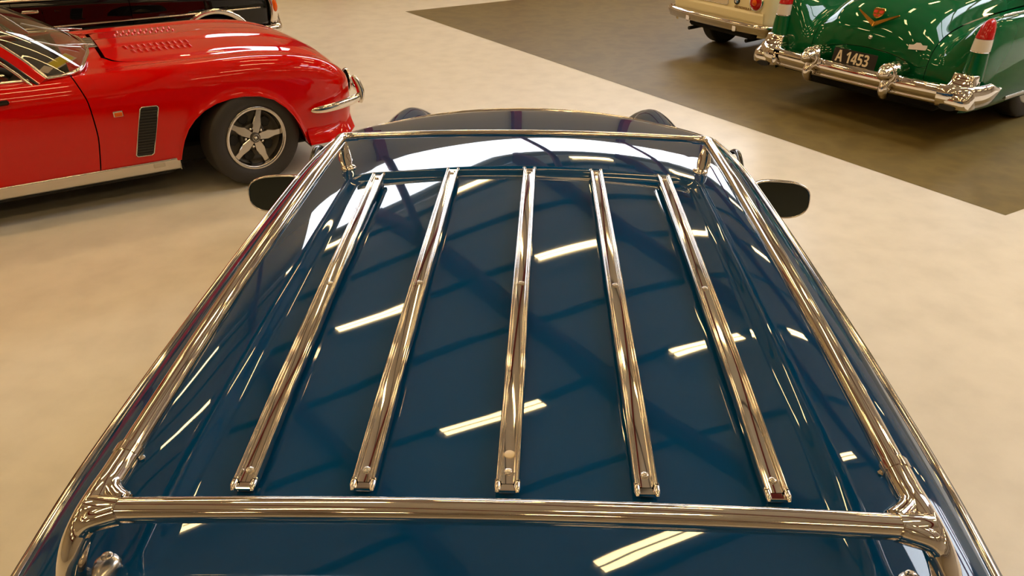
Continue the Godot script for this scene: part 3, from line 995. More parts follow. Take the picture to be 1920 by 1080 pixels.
func red_coupe() -> void:
	var o := thing("red_coupe", "glossy red coupe with a louvred bonnet and five-spoke alloy wheel", "car", Vector3(-2.293, 0, -6.405), -58.8)
	var inside := Vector3(0, 0.45, 0.8)
	# bonnet
	var rows := []
	for z in steps(-0.70, 0.800, 44):
		var h := coupe_hood_edge(z)
		var row := PackedVector3Array()
		for f in steps(-1.0, 1.0, 40):
			row.append(Vector3(f * h, coupe_hood(f * h, z), z))
		rows.append(row)
	var hood := part("bonnet", Geo.new().grid(rows, false, inside), M["red paint"], o)
	# two banks of pressed louvres each side
	var lv := Geo.new()
	var lr := []
	for f in steps(0.0, 1.0, 6):
		var row := PackedVector3Array()
		for k in 7:
			var a := PI * k / 6.0
			row.append(Vector3(lerpf(-0.040, 0.040, f), 0.017 * sin(a) * sin(PI * clampf(f, 0.06, 0.94)) - 0.001, -0.013 * cos(a) * (0.35 if cos(a) < 0 else 1.0)))
		lr.append(row)
	lv.grid(lr, false, Vector3(0, -0.05, 0))
	var louvre := lv.mesh()
	louvre.surface_set_material(0, M["red paint"])
	for s in [-1.0, 1.0]:
		for bank in [[0.225, 0.645, 11], [0.355, 0.610, 10]]:
			for k in bank[2]:
				var z: float = bank[1] - 0.0415 * k
				var x: float = s * bank[0]
				var b := Basis(Vector3.UP, s * 0.22) * Basis(Vector3.BACK, -s * 0.06)
				shared("louvre", louvre, hood, Transform3D(b, Vector3(x, coupe_hood(x, z) + 0.001, z)))
	# wings and scuttle, both sides; columns crowd round the wheel arch
	var zs := [-0.86, -0.855, -0.845, -0.83, -0.81, -0.78, -0.74, -0.70, -0.65, -0.59, -0.53, -0.47, -0.43, -0.405]
	for a in ARCH:
		zs.append(a[0])
	zs += [0.5125, 0.53, 0.56, 0.60, 0.66, 0.70, 0.73, 0.76, 0.78, 0.795, 0.803]
	rows = []
	for z in zs:
		rows.append(coupe_row(z, coupe_hood_edge(z) + 0.004 if z > -0.705 else 0.0, smooth(0.6, 1.0, z)))
	var rows2 := []
	for z in [0.803, 0.83, 0.86, 0.89, 0.92, 0.95, 0.98, 0.998]:
		rows2.append(coupe_row(z, 0.0, smooth(0.6, 1.0, z)))
	var g := Geo.new()
	for r in [rows, flipped(rows), rows2, flipped(rows2)]:
		g.grid(r, false, inside)
	var wing := part("front_wing", g, M["red paint"], o)
	# doors
	for s in [1, -1]:
		rows = []
		for z in steps(1.006, 2.22, 20):
			rows.append(coupe_row(z, 0.80 * coupe_w(z), 1.0 - smooth(1.0, 1.5, z)))
		part("door", Geo.new().grid(rows if s > 0 else flipped(rows), false, inside), M["red paint"], o)
	# tail
	zs = steps(2.226, 3.15, 30) + [3.25, 3.4, 3.55, 3.7, 3.8, 3.86, 3.89, 3.9]
	rows = []
	for z in zs:
		rows.append(coupe_row(z, 0.0 if z > 2.9 else 0.80 * coupe_w(z)))
	g = Geo.new()
	g.grid(rows, false, inside)
	g.grid(flipped(rows), false, inside)
	part("rear_wing", g, M["red paint"], o)
	part("tail_panel", Geo.new().box(Vector3(0, 0.63, 3.86), Vector3(1.24, 0.42, 0.06), 0.02), M["red paint"], o)
	# sill mouldings with a bright lower strip
	for s in [-1.0, 1.0]:
		var sr := []
		for z in steps(0.522, 2.26, 16):
			var w := coupe_w(z)
			var row := PackedVector3Array()
			for p in [[0.950, 0.302], [0.976, 0.300], [0.982, 0.290], [0.975, 0.255], [0.962, 0.222], [0.952, 0.212], [0.90, 0.212]]:
				row.append(Vector3(s * p[0] * w, p[1], z))
			sr.append(row)
		var sill := part("sill_moulding", Geo.new().grid(sr, false, Vector3(0, 0.26, 1.4)), M["brushed steel"], o)
		part("sill_clip", Geo.new().box(Vector3(s * 0.862, 0.270, 0.66), Vector3(0.006, 0.03, 0.075), 0.002), M["satin alloy"], sill)
		part("sill_end", Geo.new().box(Vector3(s * 0.845, 0.256, 0.522), Vector3(0.04, 0.082, 0.004), 0.001), M["satin alloy"], sill)
		# wheel housings
		for wz in [0.04, 2.68]:
			var wr := []
			for k in 17:
				var a := PI * (k / 16.0 * 1.16 - 0.08)
				var row := PackedVector3Array()
				for x in [0.45, 0.6, 0.75, 0.84]:
					row.append(Vector3(s * x, 0.30 + sin(a) * 0.40, wz + cos(a) * 0.47))
				wr.append(row)
			var wd := Geo.new().grid(wr, false, Vector3(s * 0.6, 1.5, wz))
			wd.box(Vector3(s * 0.43, 0.42, wz), Vector3(0.02, 0.5, 0.94), 0.002)
			part("wheel_housing", wd, M["underside"], o)
		# lower front lip
		var lp := []
		for z in [-0.40, -0.46, -0.53, -0.60, -0.68, -0.76, -0.83]:
			var w := coupe_side(0.40, z) * (1.0 if z > -0.7 else 0.98)
			var row := PackedVector3Array()
			for p in [[-0.006, 0.345], [-0.002, 0.315], [0.012, 0.285], [0.034, 0.255], [0.046, 0.238], [0.044, 0.230], [0.0, 0.228], [-0.1, 0.228]]:
				row.append(Vector3(s * (w + p[0] * (1.0 + 0.6 * smooth(-0.4, -0.6, z))), p[1] + 0.01 * smooth(-0.4, -0.8, z), z))
			lp.append(row)
		part("spoiler_lip", Geo.new().grid(lp, false, Vector3(0, 0.35, -0.5)), M["red paint"], wing)
	part("underbody", Geo.new().box(Vector3(0, 0.225, 1.5), Vector3(1.16, 0.14, 4.3), 0.02), M["underside"], o)
	part("floor_pan", Geo.new().box(Vector3(0, 0.235, 1.38), Vector3(1.60, 0.12, 1.66), 0.02), M["underside"], o)
	part("engine_bay", Geo.new().box(Vector3(0, 0.66, 0.3), Vector3(0.86, 0.20, 1.7), 0.05), M["underside"], o)
	coupe_details(o, wing)
	coupe_cabin(o)
	alloy_wheel(o, Vector3(0.775, 0.345, 0.0), deg_to_rad(11.0), 1.0)
	alloy_wheel(o, Vector3(-0.775, 0.345, 0.0), deg_to_rad(11.0), -1.0)
	alloy_wheel(o, Vector3(0.775, 0.345, 2.68), 0.0, 1.0)
	alloy_wheel(o, Vector3(-0.775, 0.345, 2.68), 0.0, -1.0)


func coupe_details(o: Node3D, wing: Node3D) -> void:
	for s in [1.0, -1.0]:
		# side vent: bright frame leaning forward, black box and slats
		var c := [Vector2(0.704, 0.684), Vector2(0.590, 0.679), Vector2(0.680, 0.350), Vector2(0.792, 0.354)]   # z, y round the opening
		var ring := PackedVector3Array()
		for k in 4:
			var p0: Vector2 = c[k]
			for q in [[c[(k + 3) % 4], 0.012], [c[(k + 1) % 4], 0.012]]:
				var e: Vector2 = p0 + (q[0] - p0).normalized() * q[1]
				ring.append(Vector3(s * (coupe_side(e.y, e.x) + 0.005), e.y, e.x))
		ring.append(ring[0])
		var vent := part("side_vent", Geo.new().tube(ring, 0.0042, 8, false), M["brushed steel"], o)
		var bk := []
		for f in steps(0.0, 1.0, 8):
			var row := PackedVector3Array()
			for h in steps(0.0, 1.0, 3):
				var q: Vector2 = c[0].lerp(c[3], f).lerp(c[1].lerp(c[2], f), h)
				row.append(Vector3(s * (coupe_side(q.y, q.x) + 0.004), q.y, q.x))
			bk.append(row)
		part("vent_back", Geo.new().grid(bk, false, Vector3(0, 0.5, 0.7)), M["black"], vent)
		for k in 17:
			var f := (k + 0.7) / 17.4
			var a: Vector2 = c[0].lerp(c[3], f)
			var b: Vector2 = c[1].lerp(c[2], f)
			a = a.lerp(b, 0.04)
			b = b.lerp(a, 0.04)
			part("vent_slat", Geo.new().tube(PackedVector3Array([Vector3(s * (coupe_side(a.y, a.x) + 0.006), a.y, a.x), Vector3(s * (coupe_side(b.y, b.x) + 0.006), b.y, b.x)]), 0.0032, 6), M["dark trim"], vent)
		# side repeater
		var rp := Vector3(s * (coupe_side(0.662, 0.842) + 0.006), 0.662, 0.842)
		var rep := part("side_repeater", Geo.new().box(rp, Vector3(0.014, 0.040, 0.060), 0.004), M["chrome"], o)
		part("lens", Geo.new().box(rp + Vector3(s * 0.006, -0.002, 0), Vector3(0.008, 0.026, 0.048), 0.003), M["amber lens"], rep)
		# quarter bumper: blade along the corner and an upright block
		var bl := part("quarter_bumper", Geo.new().tube(path([Vector3(s * 0.870, 0.480, -0.435), Vector3(s * 0.882, 0.482, -0.52), Vector3(s * 0.872, 0.490, -0.64), Vector3(s * 0.835, 0.500, -0.76), Vector3(s * 0.77, 0.508, -0.855), Vector3(s * 0.64, 0.512, -0.905), Vector3(s * 0.42, 0.512, -0.93)], 6), [0.006, 0.014, 0.018, 0.021, 0.023, 0.025, 0.026] + repeat(0.028, 30), 12, true, Vector2(0.7, 1.15)), M["chrome"], o)
		part("bumper_block", Geo.new().tube(path([Vector3(s * 0.775, 0.46, -0.85), Vector3(s * 0.77, 0.53, -0.868), Vector3(s * 0.76, 0.61, -0.850), Vector3(s * 0.755, 0.660, -0.82)], 5), [0.022, 0.026, 0.029, 0.031, 0.032, 0.033, 0.033, 0.033, 0.032, 0.031, 0.030, 0.029, 0.027, 0.024, 0.020, 0.014], 12, true, Vector2(1.1, 0.8)), M["chrome"], bl)
		# headlamp pair, door handle
		var hl := part("headlamp", Geo.new().lathe(PackedVector2Array([Vector2(0.088, 0), Vector2(0.092, 0.012), Vector2(0.08, 0.018), Vector2(0.06, 0.026), Vector2(0.001, 0.032)]), 20, Transform3D(Basis(Vector3.RIGHT, -PI / 2), Vector3(s * 0.46, 0.56, -0.87))), M["chrome"], o)
		part("door_handle", Geo.new().box(Vector3(s * (coupe_side(0.82, 1.50) + 0.016), 0.823, 1.50), Vector3(0.024, 0.032, 0.15), 0.009), M["black gloss"], o)


func repeat(x: float, m: int) -> Array:
	var a := []
	for i in m:
		a.append(x)
	return a


func coupe_cabin(o: Node3D) -> void:
	# windscreen between the scuttle curve and the roof edge
	var base := [Vector3(0, 0.945, 0.868), Vector3(0.25, 0.942, 0.885), Vector3(0.45, 0.936, 0.925), Vector3(0.62, 0.928, 0.965), Vector3(0.71, 0.922, 1.015), Vector3(0.755, 0.918, 1.085), Vector3(0.775, 0.918, 1.185)]
	var half := path(base, 5)
	var low := PackedVector3Array()
	for i in range(half.size() - 1, 0, -1):
		low.append(Vector3(-half[i].x, half[i].y, half[i].z))
	low.append_array(half)
	var rows := []
	var m := low.size()
	for f in steps(0.0, 1.0, 8):
		var row := PackedVector3Array()
		for i in m:
			var u := float(i) / (m - 1) * 2.0 - 1.0
			var t := Vector3(u * 0.585, 1.285 - 0.03 * u * u, 1.47 + 0.11 * u * u)
			row.append(low[i].lerp(t, f) + Vector3(0, 0.02 * sin(PI * f), -0.015 * sin(PI * f)))
		rows.append(row)
	part("windscreen", Geo.new().grid(rows, false, Vector3(0, 0.9, 1.6)), M["glass"], o)
	part("windscreen_trim", Geo.new().tube(low, 0.013, 10), M["chrome"], o)
	for s in [-1.0, 1.0]:
		var col := PackedVector3Array()
		for r in rows:
			col.append(r[m - 1] if s > 0 else r[0])
		part("pillar_trim", Geo.new().tube(col, 0.010, 8), M["chrome"], o)
		# painted pillar and side glass behind it
		var pil := []
		var lowc := Vector3(s * 0.790, 0.908, 1.20)
		for k in col.size():
			var a := col[k] + Vector3(s * 0.006, 0, 0.008)
			pil.append(PackedVector3Array([a, a + Vector3(s * 0.014, -0.010, 0.020), a + Vector3(s * 0.020, -0.026, 0.045)]))
		part("pillar", Geo.new().grid(pil, false, Vector3(0, 0.9, 1.6)), M["red paint"], o)
		var seal := PackedVector3Array()
		var wt := PackedVector3Array()
		for k in col.size():
			seal.append(col[k] + Vector3(s * 0.024, -0.035, 0.058))
			wt.append(col[k] + Vector3(s * 0.026, -0.048, 0.078))
		part("window_seal", Geo.new().tube(seal, 0.009, 6), M["black"], o)
		part("window_frame", Geo.new().tube(wt, 0.010, 8), M["chrome"], o)
		var belt := PackedVector3Array()
		for z in steps(1.255, 2.6, 14):
			belt.append(Vector3(s * (0.862 * coupe_w(z) + 0.004), coupe_top(z) + 0.004, z))
		part("belt_trim", Geo.new().tube(belt, 0.009, 8), M["chrome"], o)
		var gl := []
		for f in steps(0.0, 1.0, 6):
			var row := PackedVector3Array()
			var top := wt[int(f * (wt.size() - 1))]
			for k in steps(0.0, 1.0, 10):
				row.append(Vector3(lerpf(s * 0.762, top.x, f), lerpf(0.912, top.y, f), lerpf(lerpf(1.26, 1.62, f), lerpf(2.6, 2.4, f), k)))
			gl.append(row)
		part("side_window", Geo.new().grid(gl, false, Vector3(0, 1.0, 1.9)), M["glass"], o)
		# wiper: arm and blade
		var wx := 0.10 if s > 0 else -0.52
		var wz := 0.82 if s > 0 else 0.83
		var arm := part("wiper", Geo.new().tube(path([Vector3(wx, 0.956, wz), Vector3(wx + 0.04, 0.972, wz + 0.07), Vector3(wx + 0.15, 1.000, wz + 0.15), Vector3(wx + 0.28, 1.030, wz + 0.24)], 4), 0.006, 6), M["brushed steel"], o)
		part("wiper_blade", Geo.new().tube(path([Vector3(wx + 0.19, 0.985, wz + 0.105), Vector3(wx + 0.32, 1.032, wz + 0.235), Vector3(wx + 0.42, 1.105, wz + 0.40)], 5), 0.008, 6), M["satin alloy"], arm)
		# seats
		var st := part("seat", Geo.new().box(Vector3(s * 0.36, 0.42, 1.78), Vector3(0.50, 0.18, 0.52), 0.06), M["beige leather"], o)
		part("seat_back", Geo.new().box(Vector3(s * 0.36, 0.72, 2.07), Vector3(0.50, 0.62, 0.13), 0.05, Basis(Vector3.RIGHT, 0.3)), M["beige leather"], st)
		part("headrest", Geo.new().box(Vector3(s * 0.36, 1.06, 2.16), Vector3(0.28, 0.17, 0.09), 0.035), M["beige leather"], st)
	# roof and rear glass
	rows = []
	for z in [1.47, 1.55, 1.7, 2.0, 2.3, 2.6, 2.9, 3.2, 3.5, 3.75]:
		var y := curve([[1.47, 1.285], [1.9, 1.33], [2.3, 1.325], [2.9, 1.20], [3.4, 1.02], [3.75, 0.90]], z)
		var w := curve([[1.47, 0.585], [2.0, 0.60], [2.6, 0.62], [3.2, 0.66], [3.75, 0.60]], z)
		var row := PackedVector3Array()
		for u in steps(-1.0, 1.0, 16):
			row.append(Vector3(u * w, y - 0.045 * pow(absf(u), 2.5), z + (0.11 * u * u if z < 1.5 else 0.0)))
		rows.append(row)
	part("roof", Geo.new().grid(rows.slice(0, 6), false, Vector3(0, 0.8, 2.2)), M["red paint"], o)
	part("rear_window", Geo.new().grid(rows.slice(5), false, Vector3(0, 0.8, 2.2)), M["tinted glass"], o)
	for s in [-1.0, 1.0]:
		var cp := []
		for k in range(4, 10):
			var p: Vector3 = rows[k][16 if s > 0 else 0]
			cp.append(PackedVector3Array([p, p.lerp(Vector3(s * 0.76, 0.915, p.z), 0.5) + Vector3(s * 0.01, 0.01, 0), Vector3(s * 0.72 * coupe_w(p.z) / 0.876, coupe_top(p.z), p.z)]))
		part("rear_quarter", Geo.new().grid(cp, false, Vector3(0, 0.8, 2.5)), M["red paint"], o)
	part("dashboard", Geo.new().box(Vector3(0, 0.80, 1.22), Vector3(1.34, 0.20, 0.36), 0.06), M["dark trim"], o)
	part("cabin_floor", Geo.new().box(Vector3(0, 0.33, 2.1), Vector3(1.4, 0.03, 1.9), 0.01), M["dark trim"], o)
	part("rear_bulkhead", Geo.new().box(Vector3(0, 0.62, 2.75), Vector3(1.40, 0.56, 0.05), 0.02), M["beige leather"], o)
	var wheel := part("steering_wheel", Geo.new().tube(hoop(Vector3(0.36, 0.93, 1.50), 0.185, Basis(Vector3.RIGHT, deg_to_rad(-68))), 0.012, 8, false), M["black gloss"], o)
	part("column", Geo.new().tube(PackedVector3Array([Vector3(0.36, 0.93, 1.50), Vector3(0.36, 0.82, 1.25)]), 0.03, 10), M["black"], wheel)
	# scuttle grille
	var gy := coupe_hood(0.0, 0.84)
	var gr := part("scuttle_grille", Geo.new().box(Vector3(-0.05, gy, 0.838), Vector3(0.34, 0.008, 0.060), 0.002), M["black"], o)
	for k in 9:
		part("grille_bar", Geo.new().box(Vector3(-0.21 + 0.04 * k, gy + 0.004, 0.838), Vector3(0.014, 0.008, 0.062), 0.003), M["chrome"], gr)
	part("grille_edge", Geo.new().tube(PackedVector3Array([Vector3(0.125, gy + 0.004, 0.806), Vector3(0.125, gy + 0.004, 0.872)]), 0.007, 8), M["chrome"], gr)
	# papers behind the screen: a yellow and white card, a small printed permit
	var cb := Basis(Vector3.UP, 0.25) * Basis(Vector3.RIGHT, deg_to_rad(20.0))
	var card := part("windscreen_card", Geo.new().box(Vector3(0.36, 0.925, 1.065), Vector3(0.16, 0.003, 0.13), 0.001, cb), M["paper yellow"], o)
	part("card_border", Geo.new().box(Vector3(0.36, 0.9235, 1.065), Vector3(0.20, 0.003, 0.15), 0.001, cb), M["paper white"], card)
	part("permit", Geo.new().box(Vector3(0.655, 0.945, 1.175), Vector3(0.10, 0.0015, 0.055), 0.0005, Basis(Vector3.UP, 0.5) * Basis(Vector3.RIGHT, deg_to_rad(28.0))), M["paper white"], o)


func hoop(at: Vector3, r: float, b: Basis, m := 32) -> PackedVector3Array:
	var p := PackedVector3Array()
	for k in m + 1:
		var a := TAU * k / m
		p.append(at + b * Vector3(cos(a) * r, 0, sin(a) * r))
	return p


# five broad spokes, a polished lip, dark windows and domed nuts
func alloy_wheel(o: Node3D, at: Vector3, steer: float, s: float) -> void:
	var hub := Transform3D(Basis(Vector3.UP, steer), at)
	var b := Basis(Vector3.FORWARD, s * PI / 2)
	var pl := hub * Transform3D(b, Vector3.ZERO)
	var wheel := part("wheel", Geo.new().lathe(tyre_profile(0.345, 0.222, 0.215), 48, pl), M["tyre"], o)
	part("rim_lip", Geo.new().lathe(PackedVector2Array([Vector2(0.228, 0.088), Vector2(0.230, 0.096), Vector2(0.224, 0.100), Vector2(0.208, 0.098), Vector2(0.203, 0.090), Vector2(0.201, 0.060), Vector2(0.192, 0.030)]), 48, pl), M["brushed steel"], wheel)
	part("rim_barrel", Geo.new().lathe(PackedVector2Array([Vector2(0.196, 0.05), Vector2(0.188, 0.02), Vector2(0.18, 0.0), Vector2(0.16, -0.01), Vector2(0.12, 0.0), Vector2(0.001, 0.004)]), 40, pl), M["rim grey"], wheel)
	# the wheel's face in the plane x = const: outline along y (up) and z
	var face := hub * Transform3D(Basis(Vector3.UP, s * PI / 2), Vector3.ZERO)   # local z points outwards
	var poly := PackedVector2Array([Vector2(-0.022, 0.030), Vector2(0.022, 0.030), Vector2(0.034, 0.095), Vector2(0.031, 0.115), Vector2(0.021, 0.155), Vector2(0.019, 0.203), Vector2(-0.019, 0.203), Vector2(-0.021, 0.155), Vector2(-0.031, 0.115), Vector2(-0.034, 0.095)])
	for k in 5:
		var a := deg_to_rad(-17.0) + TAU * k / 5.0
		var t := face * Transform3D(Basis(Vector3.BACK, a), Vector3(0, 0, 0.052))
		part("spoke", Geo.new().prism(poly, 0.034, t, 0.005), M["brushed steel"], wheel)
		var t2 := face * Transform3D(Basis(Vector3.BACK, a + TAU / 10.0), Vector3(0, 0, 0.0))
		# dark ledge round each window, and the window itself
		var win := PackedVector2Array([Vector2(-0.018, 0.108), Vector2(0.018, 0.108), Vector2(0.042, 0.138), Vector2(0.030, 0.168), Vector2(0, 0.176), Vector2(-0.030, 0.168), Vector2(-0.042, 0.138)])
		part("rim_window", Geo.new().prism(win, 0.012, t2 * Transform3D(Basis(), Vector3(0, 0, 0.016)), 0.003), M["black"], wheel)
		part("wheel_nut", Geo.new().lathe(PackedVector2Array([Vector2(0.0125, 0.0), Vector2(0.0125, 0.020), Vector2(0.009, 0.027), Vector2(0.0005, 0.029)]), 10, t2 * Transform3D(Basis(Vector3.RIGHT, PI / 2), Vector3(0, 0.068, 0.040))), M["chrome"], wheel)
	part("wheel_centre", Geo.new().lathe(PackedVector2Array([Vector2(0.100, 0.0), Vector2(0.098, 0.034), Vector2(0.085, 0.040), Vector2(0.04, 0.044), Vector2(0.001, 0.044)]), 30, pl), M["dark alloy"], wheel)
	var cap := part("hub_cap", Geo.new().lathe(PackedVector2Array([Vector2(0.036, 0.040), Vector2(0.036, 0.078), Vector2(0.031, 0.084), Vector2(0.027, 0.081), Vector2(0.001, 0.081)]), 26, pl), M["dark alloy"], wheel)
	part("cap_ring", Geo.new().tube(hoop(pl * Vector3(0, 0.083, 0), 0.024, pl.basis), 0.0022, 6, false), M["satin alloy"], wheel)
	part("cap_boss", Geo.new().lathe(PackedVector2Array([Vector2(0.014, 0.078), Vector2(0.012, 0.086), Vector2(0.001, 0.088)]), 14, pl), M["brushed steel"], wheel)
	part("tyre_valve", Geo.new().tube(PackedVector3Array([face * Vector3(-0.055, -0.176, 0.03), face * Vector3(-0.055, -0.178, 0.075)]), 0.006, 8), M["black"], wheel)


# ---------------------------------------------------------------- the green saloon (origin on the floor below its rear bumper, x right, z back)
func green_trunk(z: float) -> float:
	return curve([[-2.4, 1.16], [-1.6, 1.15], [-1.0, 1.125], [-0.65, 1.09], [-0.42, 1.04], [-0.28, 0.98], [-0.19, 0.905], [-0.135, 0.82], [-0.105, 0.73], [-0.09, 0.65], [-0.08, 0.56], [-0.075, 0.46]], z)


func green_fin(z: float) -> float:
	return curve([[-2.4, 0.93], [-1.2, 0.97], [-0.6, 1.0], [-0.35, 1.0], [-0.22, 0.975], [-0.16, 0.92], [-0.13, 0.83], [-0.115, 0.72], [-0.10, 0.60], [-0.09, 0.50], [-0.075, 0.44]], z)


func green_row(z: float, lid: bool) -> PackedVector3Array:
	var yt := green_trunk(z)
	var yf := green_fin(z)
	var low := minf(yt, yf)
	if lid:
		var pts := [Vector3(0, yt, 0), Vector3(0.2, yt - 0.012, 0), Vector3(0.36, yt - 0.045, 0), Vector3(0.47, yt - 0.10 * minf(1.0, (yt - 0.40) / 0.3), 0), Vector3(0.555, lerpf(yt, 0.46, 0.34), 0)]
		var half := path(pts, 5)
		var row := PackedVector3Array()
		for i in range(half.size() - 1, 0, -1):
			row.append(Vector3(-half[i].x, half[i].y, z))
		for p in half:
			row.append(Vector3(p.x, p.y, z))
		return row
	var start := lerpf(yt, 0.46, 0.355)
	var wide := curve([[-2.4, 1.0], [-0.6, 1.01], [-0.3, 1.0], [-0.15, 0.985], [-0.075, 0.95]], z)
	var c := [Vector3(0.560, start, 0), Vector3(0.64, lerpf(start, low, 0.0) - 0.05 * (low - 0.40), 0), Vector3(0.72, lerpf(start, yf, 0.30), 0), Vector3(0.80, lerpf(start, yf, 0.70), 0), Vector3(0.865, yf - 0.03 * (yf - 0.42), 0), Vector3(0.925, yf, 0), Vector3(0.975 * wide, yf - 0.07 * (yf - 0.40) / 0.5, 0), Vector3(1.005 * wide, lerpf(0.42, yf, 0.62), 0), Vector3(1.015 * wide, lerpf(0.42, yf, 0.3), 0), Vector3(1.0 * wide, 0.36, 0), Vector3(0.95 * wide, 0.27, 0)]
	var row := PackedVector3Array()
	for p in path(c, 4):
		row.append(Vector3(p.x, p.y, z))
	return row


func green_saloon() -> void:
	var o := thing("green_saloon", "metallic green saloon seen from its tail, with a massive chrome bumper and gold V badge", "car", Vector3(3.02, 0, -7.21), -54.0)
	var zs := [-0.075, -0.077, -0.08, -0.084, -0.0872, -0.0878, -0.092, -0.097, -0.103, -0.11, -0.118, -0.127, -0.137, -0.15, -0.165, -0.185, -0.21, -0.24, -0.28, -0.33, -0.39, -0.46, -0.56, -0.68, -0.85, -1.05, -1.3, -1.6, -2.0, -2.4]
	var inside := Vector3(0, 0.4, -1.2)
	var rows := []
	var sides := []
	for z in zs:
		rows.append(green_row(z, true))
		sides.append(green_row(z, false))
	# the lid starts above the lower panel
	var lid := part("boot_lid", Geo.new().grid(rows.slice(5), false, inside), M["green paint"], o)
	part("tail_panel", Geo.new().grid(rows.slice(0, 5), false, inside), M["green paint"], o)
	for s in [1, -1]:
		part("rear_wing", Geo.new().grid(sides if s > 0 else flipped(sides), false, Vector3(s * 0.75, 0.4, -1.2)), M["green paint"], o)
	# cabin further forward
	rows = []
	for z in [-1.55, -1.75, -2.0, -2.3, -2.8, -3.3, -3.6, -3.85]:
		var y := curve([[-3.85, 1.12], [-3.6, 1.38], [-3.3, 1.52], [-2.8, 1.57], [-2.3, 1.52], [-2.0, 1.42], [-1.75, 1.28], [-1.55, 1.14]], z)
		var row := PackedVector3Array()
		for u in steps(-1.0, 1.0, 14):
			row.append(Vector3(u * lerpf(0.80, 0.66, smooth(1.12, 1.5, y)), y - 0.10 * pow(absf(u), 3.0) * smooth(1.1, 1.4, y), z))
		rows.append(row)
	part("roof", Geo.new().grid(rows.slice(2, 6), false, Vector3(0, 0.9, -2.7)), M["green paint"], o)
	part("rear_window", Geo.new().grid(rows.slice(0, 3), false, Vector3(0, 0.9, -2.7)), M["tinted glass"], o)
	part("windscreen", Geo.new().grid(rows.slice(5), false, Vector3(0, 0.9, -2.7)), M["tinted glass"], o)
	for s in [-1.0, 1.0]:
		var gl := []
		for z in [-1.6, -2.0, -2.4, -2.8, -3.2, -3.6]:
			var y := curve([[-3.85, 1.12], [-3.6, 1.38], [-3.3, 1.52], [-2.8, 1.57], [-2.3, 1.52], [-2.0, 1.42], [-1.75, 1.28], [-1.55, 1.14]], z)
			gl.append(PackedVector3Array([Vector3(s * 0.70, y - 0.09, z), Vector3(s * 0.80, lerpf(y, 1.02, 0.6), z), Vector3(s * 0.88, 1.0, z)]))
		part("side_window", Geo.new().grid(gl, false, Vector3(0, 1.0, -2.6)), M["tinted glass"], o)
		var fl := []
		for z in [-2.4, -2.8, -3.4, -4.2, -4.9, -5.2, -5.35]:
			var k := curve([[-5.35, 0.6], [-5.2, 0.9], [-4.9, 1.0], [-2.4, 1.0]], z)
			fl.append(PackedVector3Array([Vector3(s * 0.30, 1.05 * lerpf(0.8, 1.0, k), z), Vector3(s * 0.72, 1.02 * lerpf(0.8, 1.0, k), z), Vector3(s * 0.925 * k, 0.95 * lerpf(0.8, 1.0, k), z), Vector3(s * 1.0 * k, 0.80, z), Vector3(s * 1.01 * k, 0.55, z), Vector3(s * 0.95 * k, 0.33, z)]))
		part("front_body", Geo.new().grid(fl, false, Vector3(0, 0.5, -3.8)), M["green paint"], o)
		# bright strips along the flank: spear at mid height and rocker strip
		var spear := PackedVector3Array()
		var rocker := PackedVector3Array()
		for z in steps(-0.62, -2.3, 10):
			var w := curve([[-2.4, 1.0], [-0.6, 1.01]], z)
			rocker.append(Vector3(s * 0.992 * w, 0.325, z))
			spear.append(Vector3(s * (1.012 * w), 0.62, z))
		part("rocker_strip", Geo.new().tube(rocker, 0.016, 8, true, Vector2(0.5, 1.2)), M["brushed steel"], o)
		# chrome dart on top of the fin
		part("fin_dart", Geo.new().tube(path([Vector3(s * 0.925, 1.004, -0.36), Vector3(s * 0.926, 1.008, -0.55), Vector3(s * 0.926, 1.0, -0.9), Vector3(s * 0.926, 0.985, -1.4)], 4), [0.006, 0.010, 0.012, 0.012, 0.012, 0.011, 0.010, 0.010, 0.009, 0.008, 0.007, 0.006, 0.005], 8), M["chrome"], o)
		for wz in [-1.36, -4.4]:
			plain_wheel(o, Vector3(s * 0.80, 0.37, wz), 0.37, 0.20, s, "chrome")
			part("wheel_housing", Geo.new().box(Vector3(s * 0.64, 0.52, wz), Vector3(0.06, 0.5, 0.8), 0.02), M["underside"], o)
		green_lamp(o, s)
		green_bumper_end(o, s)
	part("bonnet", Geo.new().grid([PackedVector3Array([Vector3(-0.32, 1.05, -3.8), Vector3(0, 1.10, -3.8), Vector3(0.32, 1.05, -3.8)]), PackedVector3Array([Vector3(-0.32, 1.05, -4.6), Vector3(0, 1.08, -4.6), Vector3(0.32, 1.05, -4.6)]), PackedVector3Array([Vector3(-0.30, 0.9, -5.2), Vector3(0, 0.95, -5.25), Vector3(0.30, 0.9, -5.2)]), PackedVector3Array([Vector3(-0.30, 0.6, -5.3), Vector3(0, 0.6, -5.36), Vector3(0.30, 0.6, -5.3)])], false, Vector3(0, 0.4, -4)), M["green paint"], o)
	part("underbody", Geo.new().box(Vector3(0, 0.29, -2.65), Vector3(1.30, 0.20, 4.9), 0.03), M["underside"], o)
	part("boot_floor", Geo.new().box(Vector3(0, 0.37, -0.55), Vector3(1.72, 0.18, 0.92), 0.03), M["underside"], o)
	# main bumper bar: convex chrome blade
	var bar := []
	for x in steps(-0.86, 0.86, 24):
		var z: float = 0.125 - 0.06 * x * x
		var row := PackedVector3Array()
		for p in [[0.505, -0.09], [0.512, -0.03], [0.506, -0.008], [0.49, 0.006], [0.465, 0.014], [0.435, 0.014], [0.41, 0.004], [0.395, -0.012], [0.386, -0.020], [0.378, -0.016], [0.366, -0.016], [0.352, -0.03], [0.345, -0.06]]:
			row.append(Vector3(x, p[0] - 0.01, z + p[1]))
		bar.append(row)
	part("bumper_bar", Geo.new().grid(bar, false, Vector3(0, 0.42, -0.2)), M["chrome"], o)
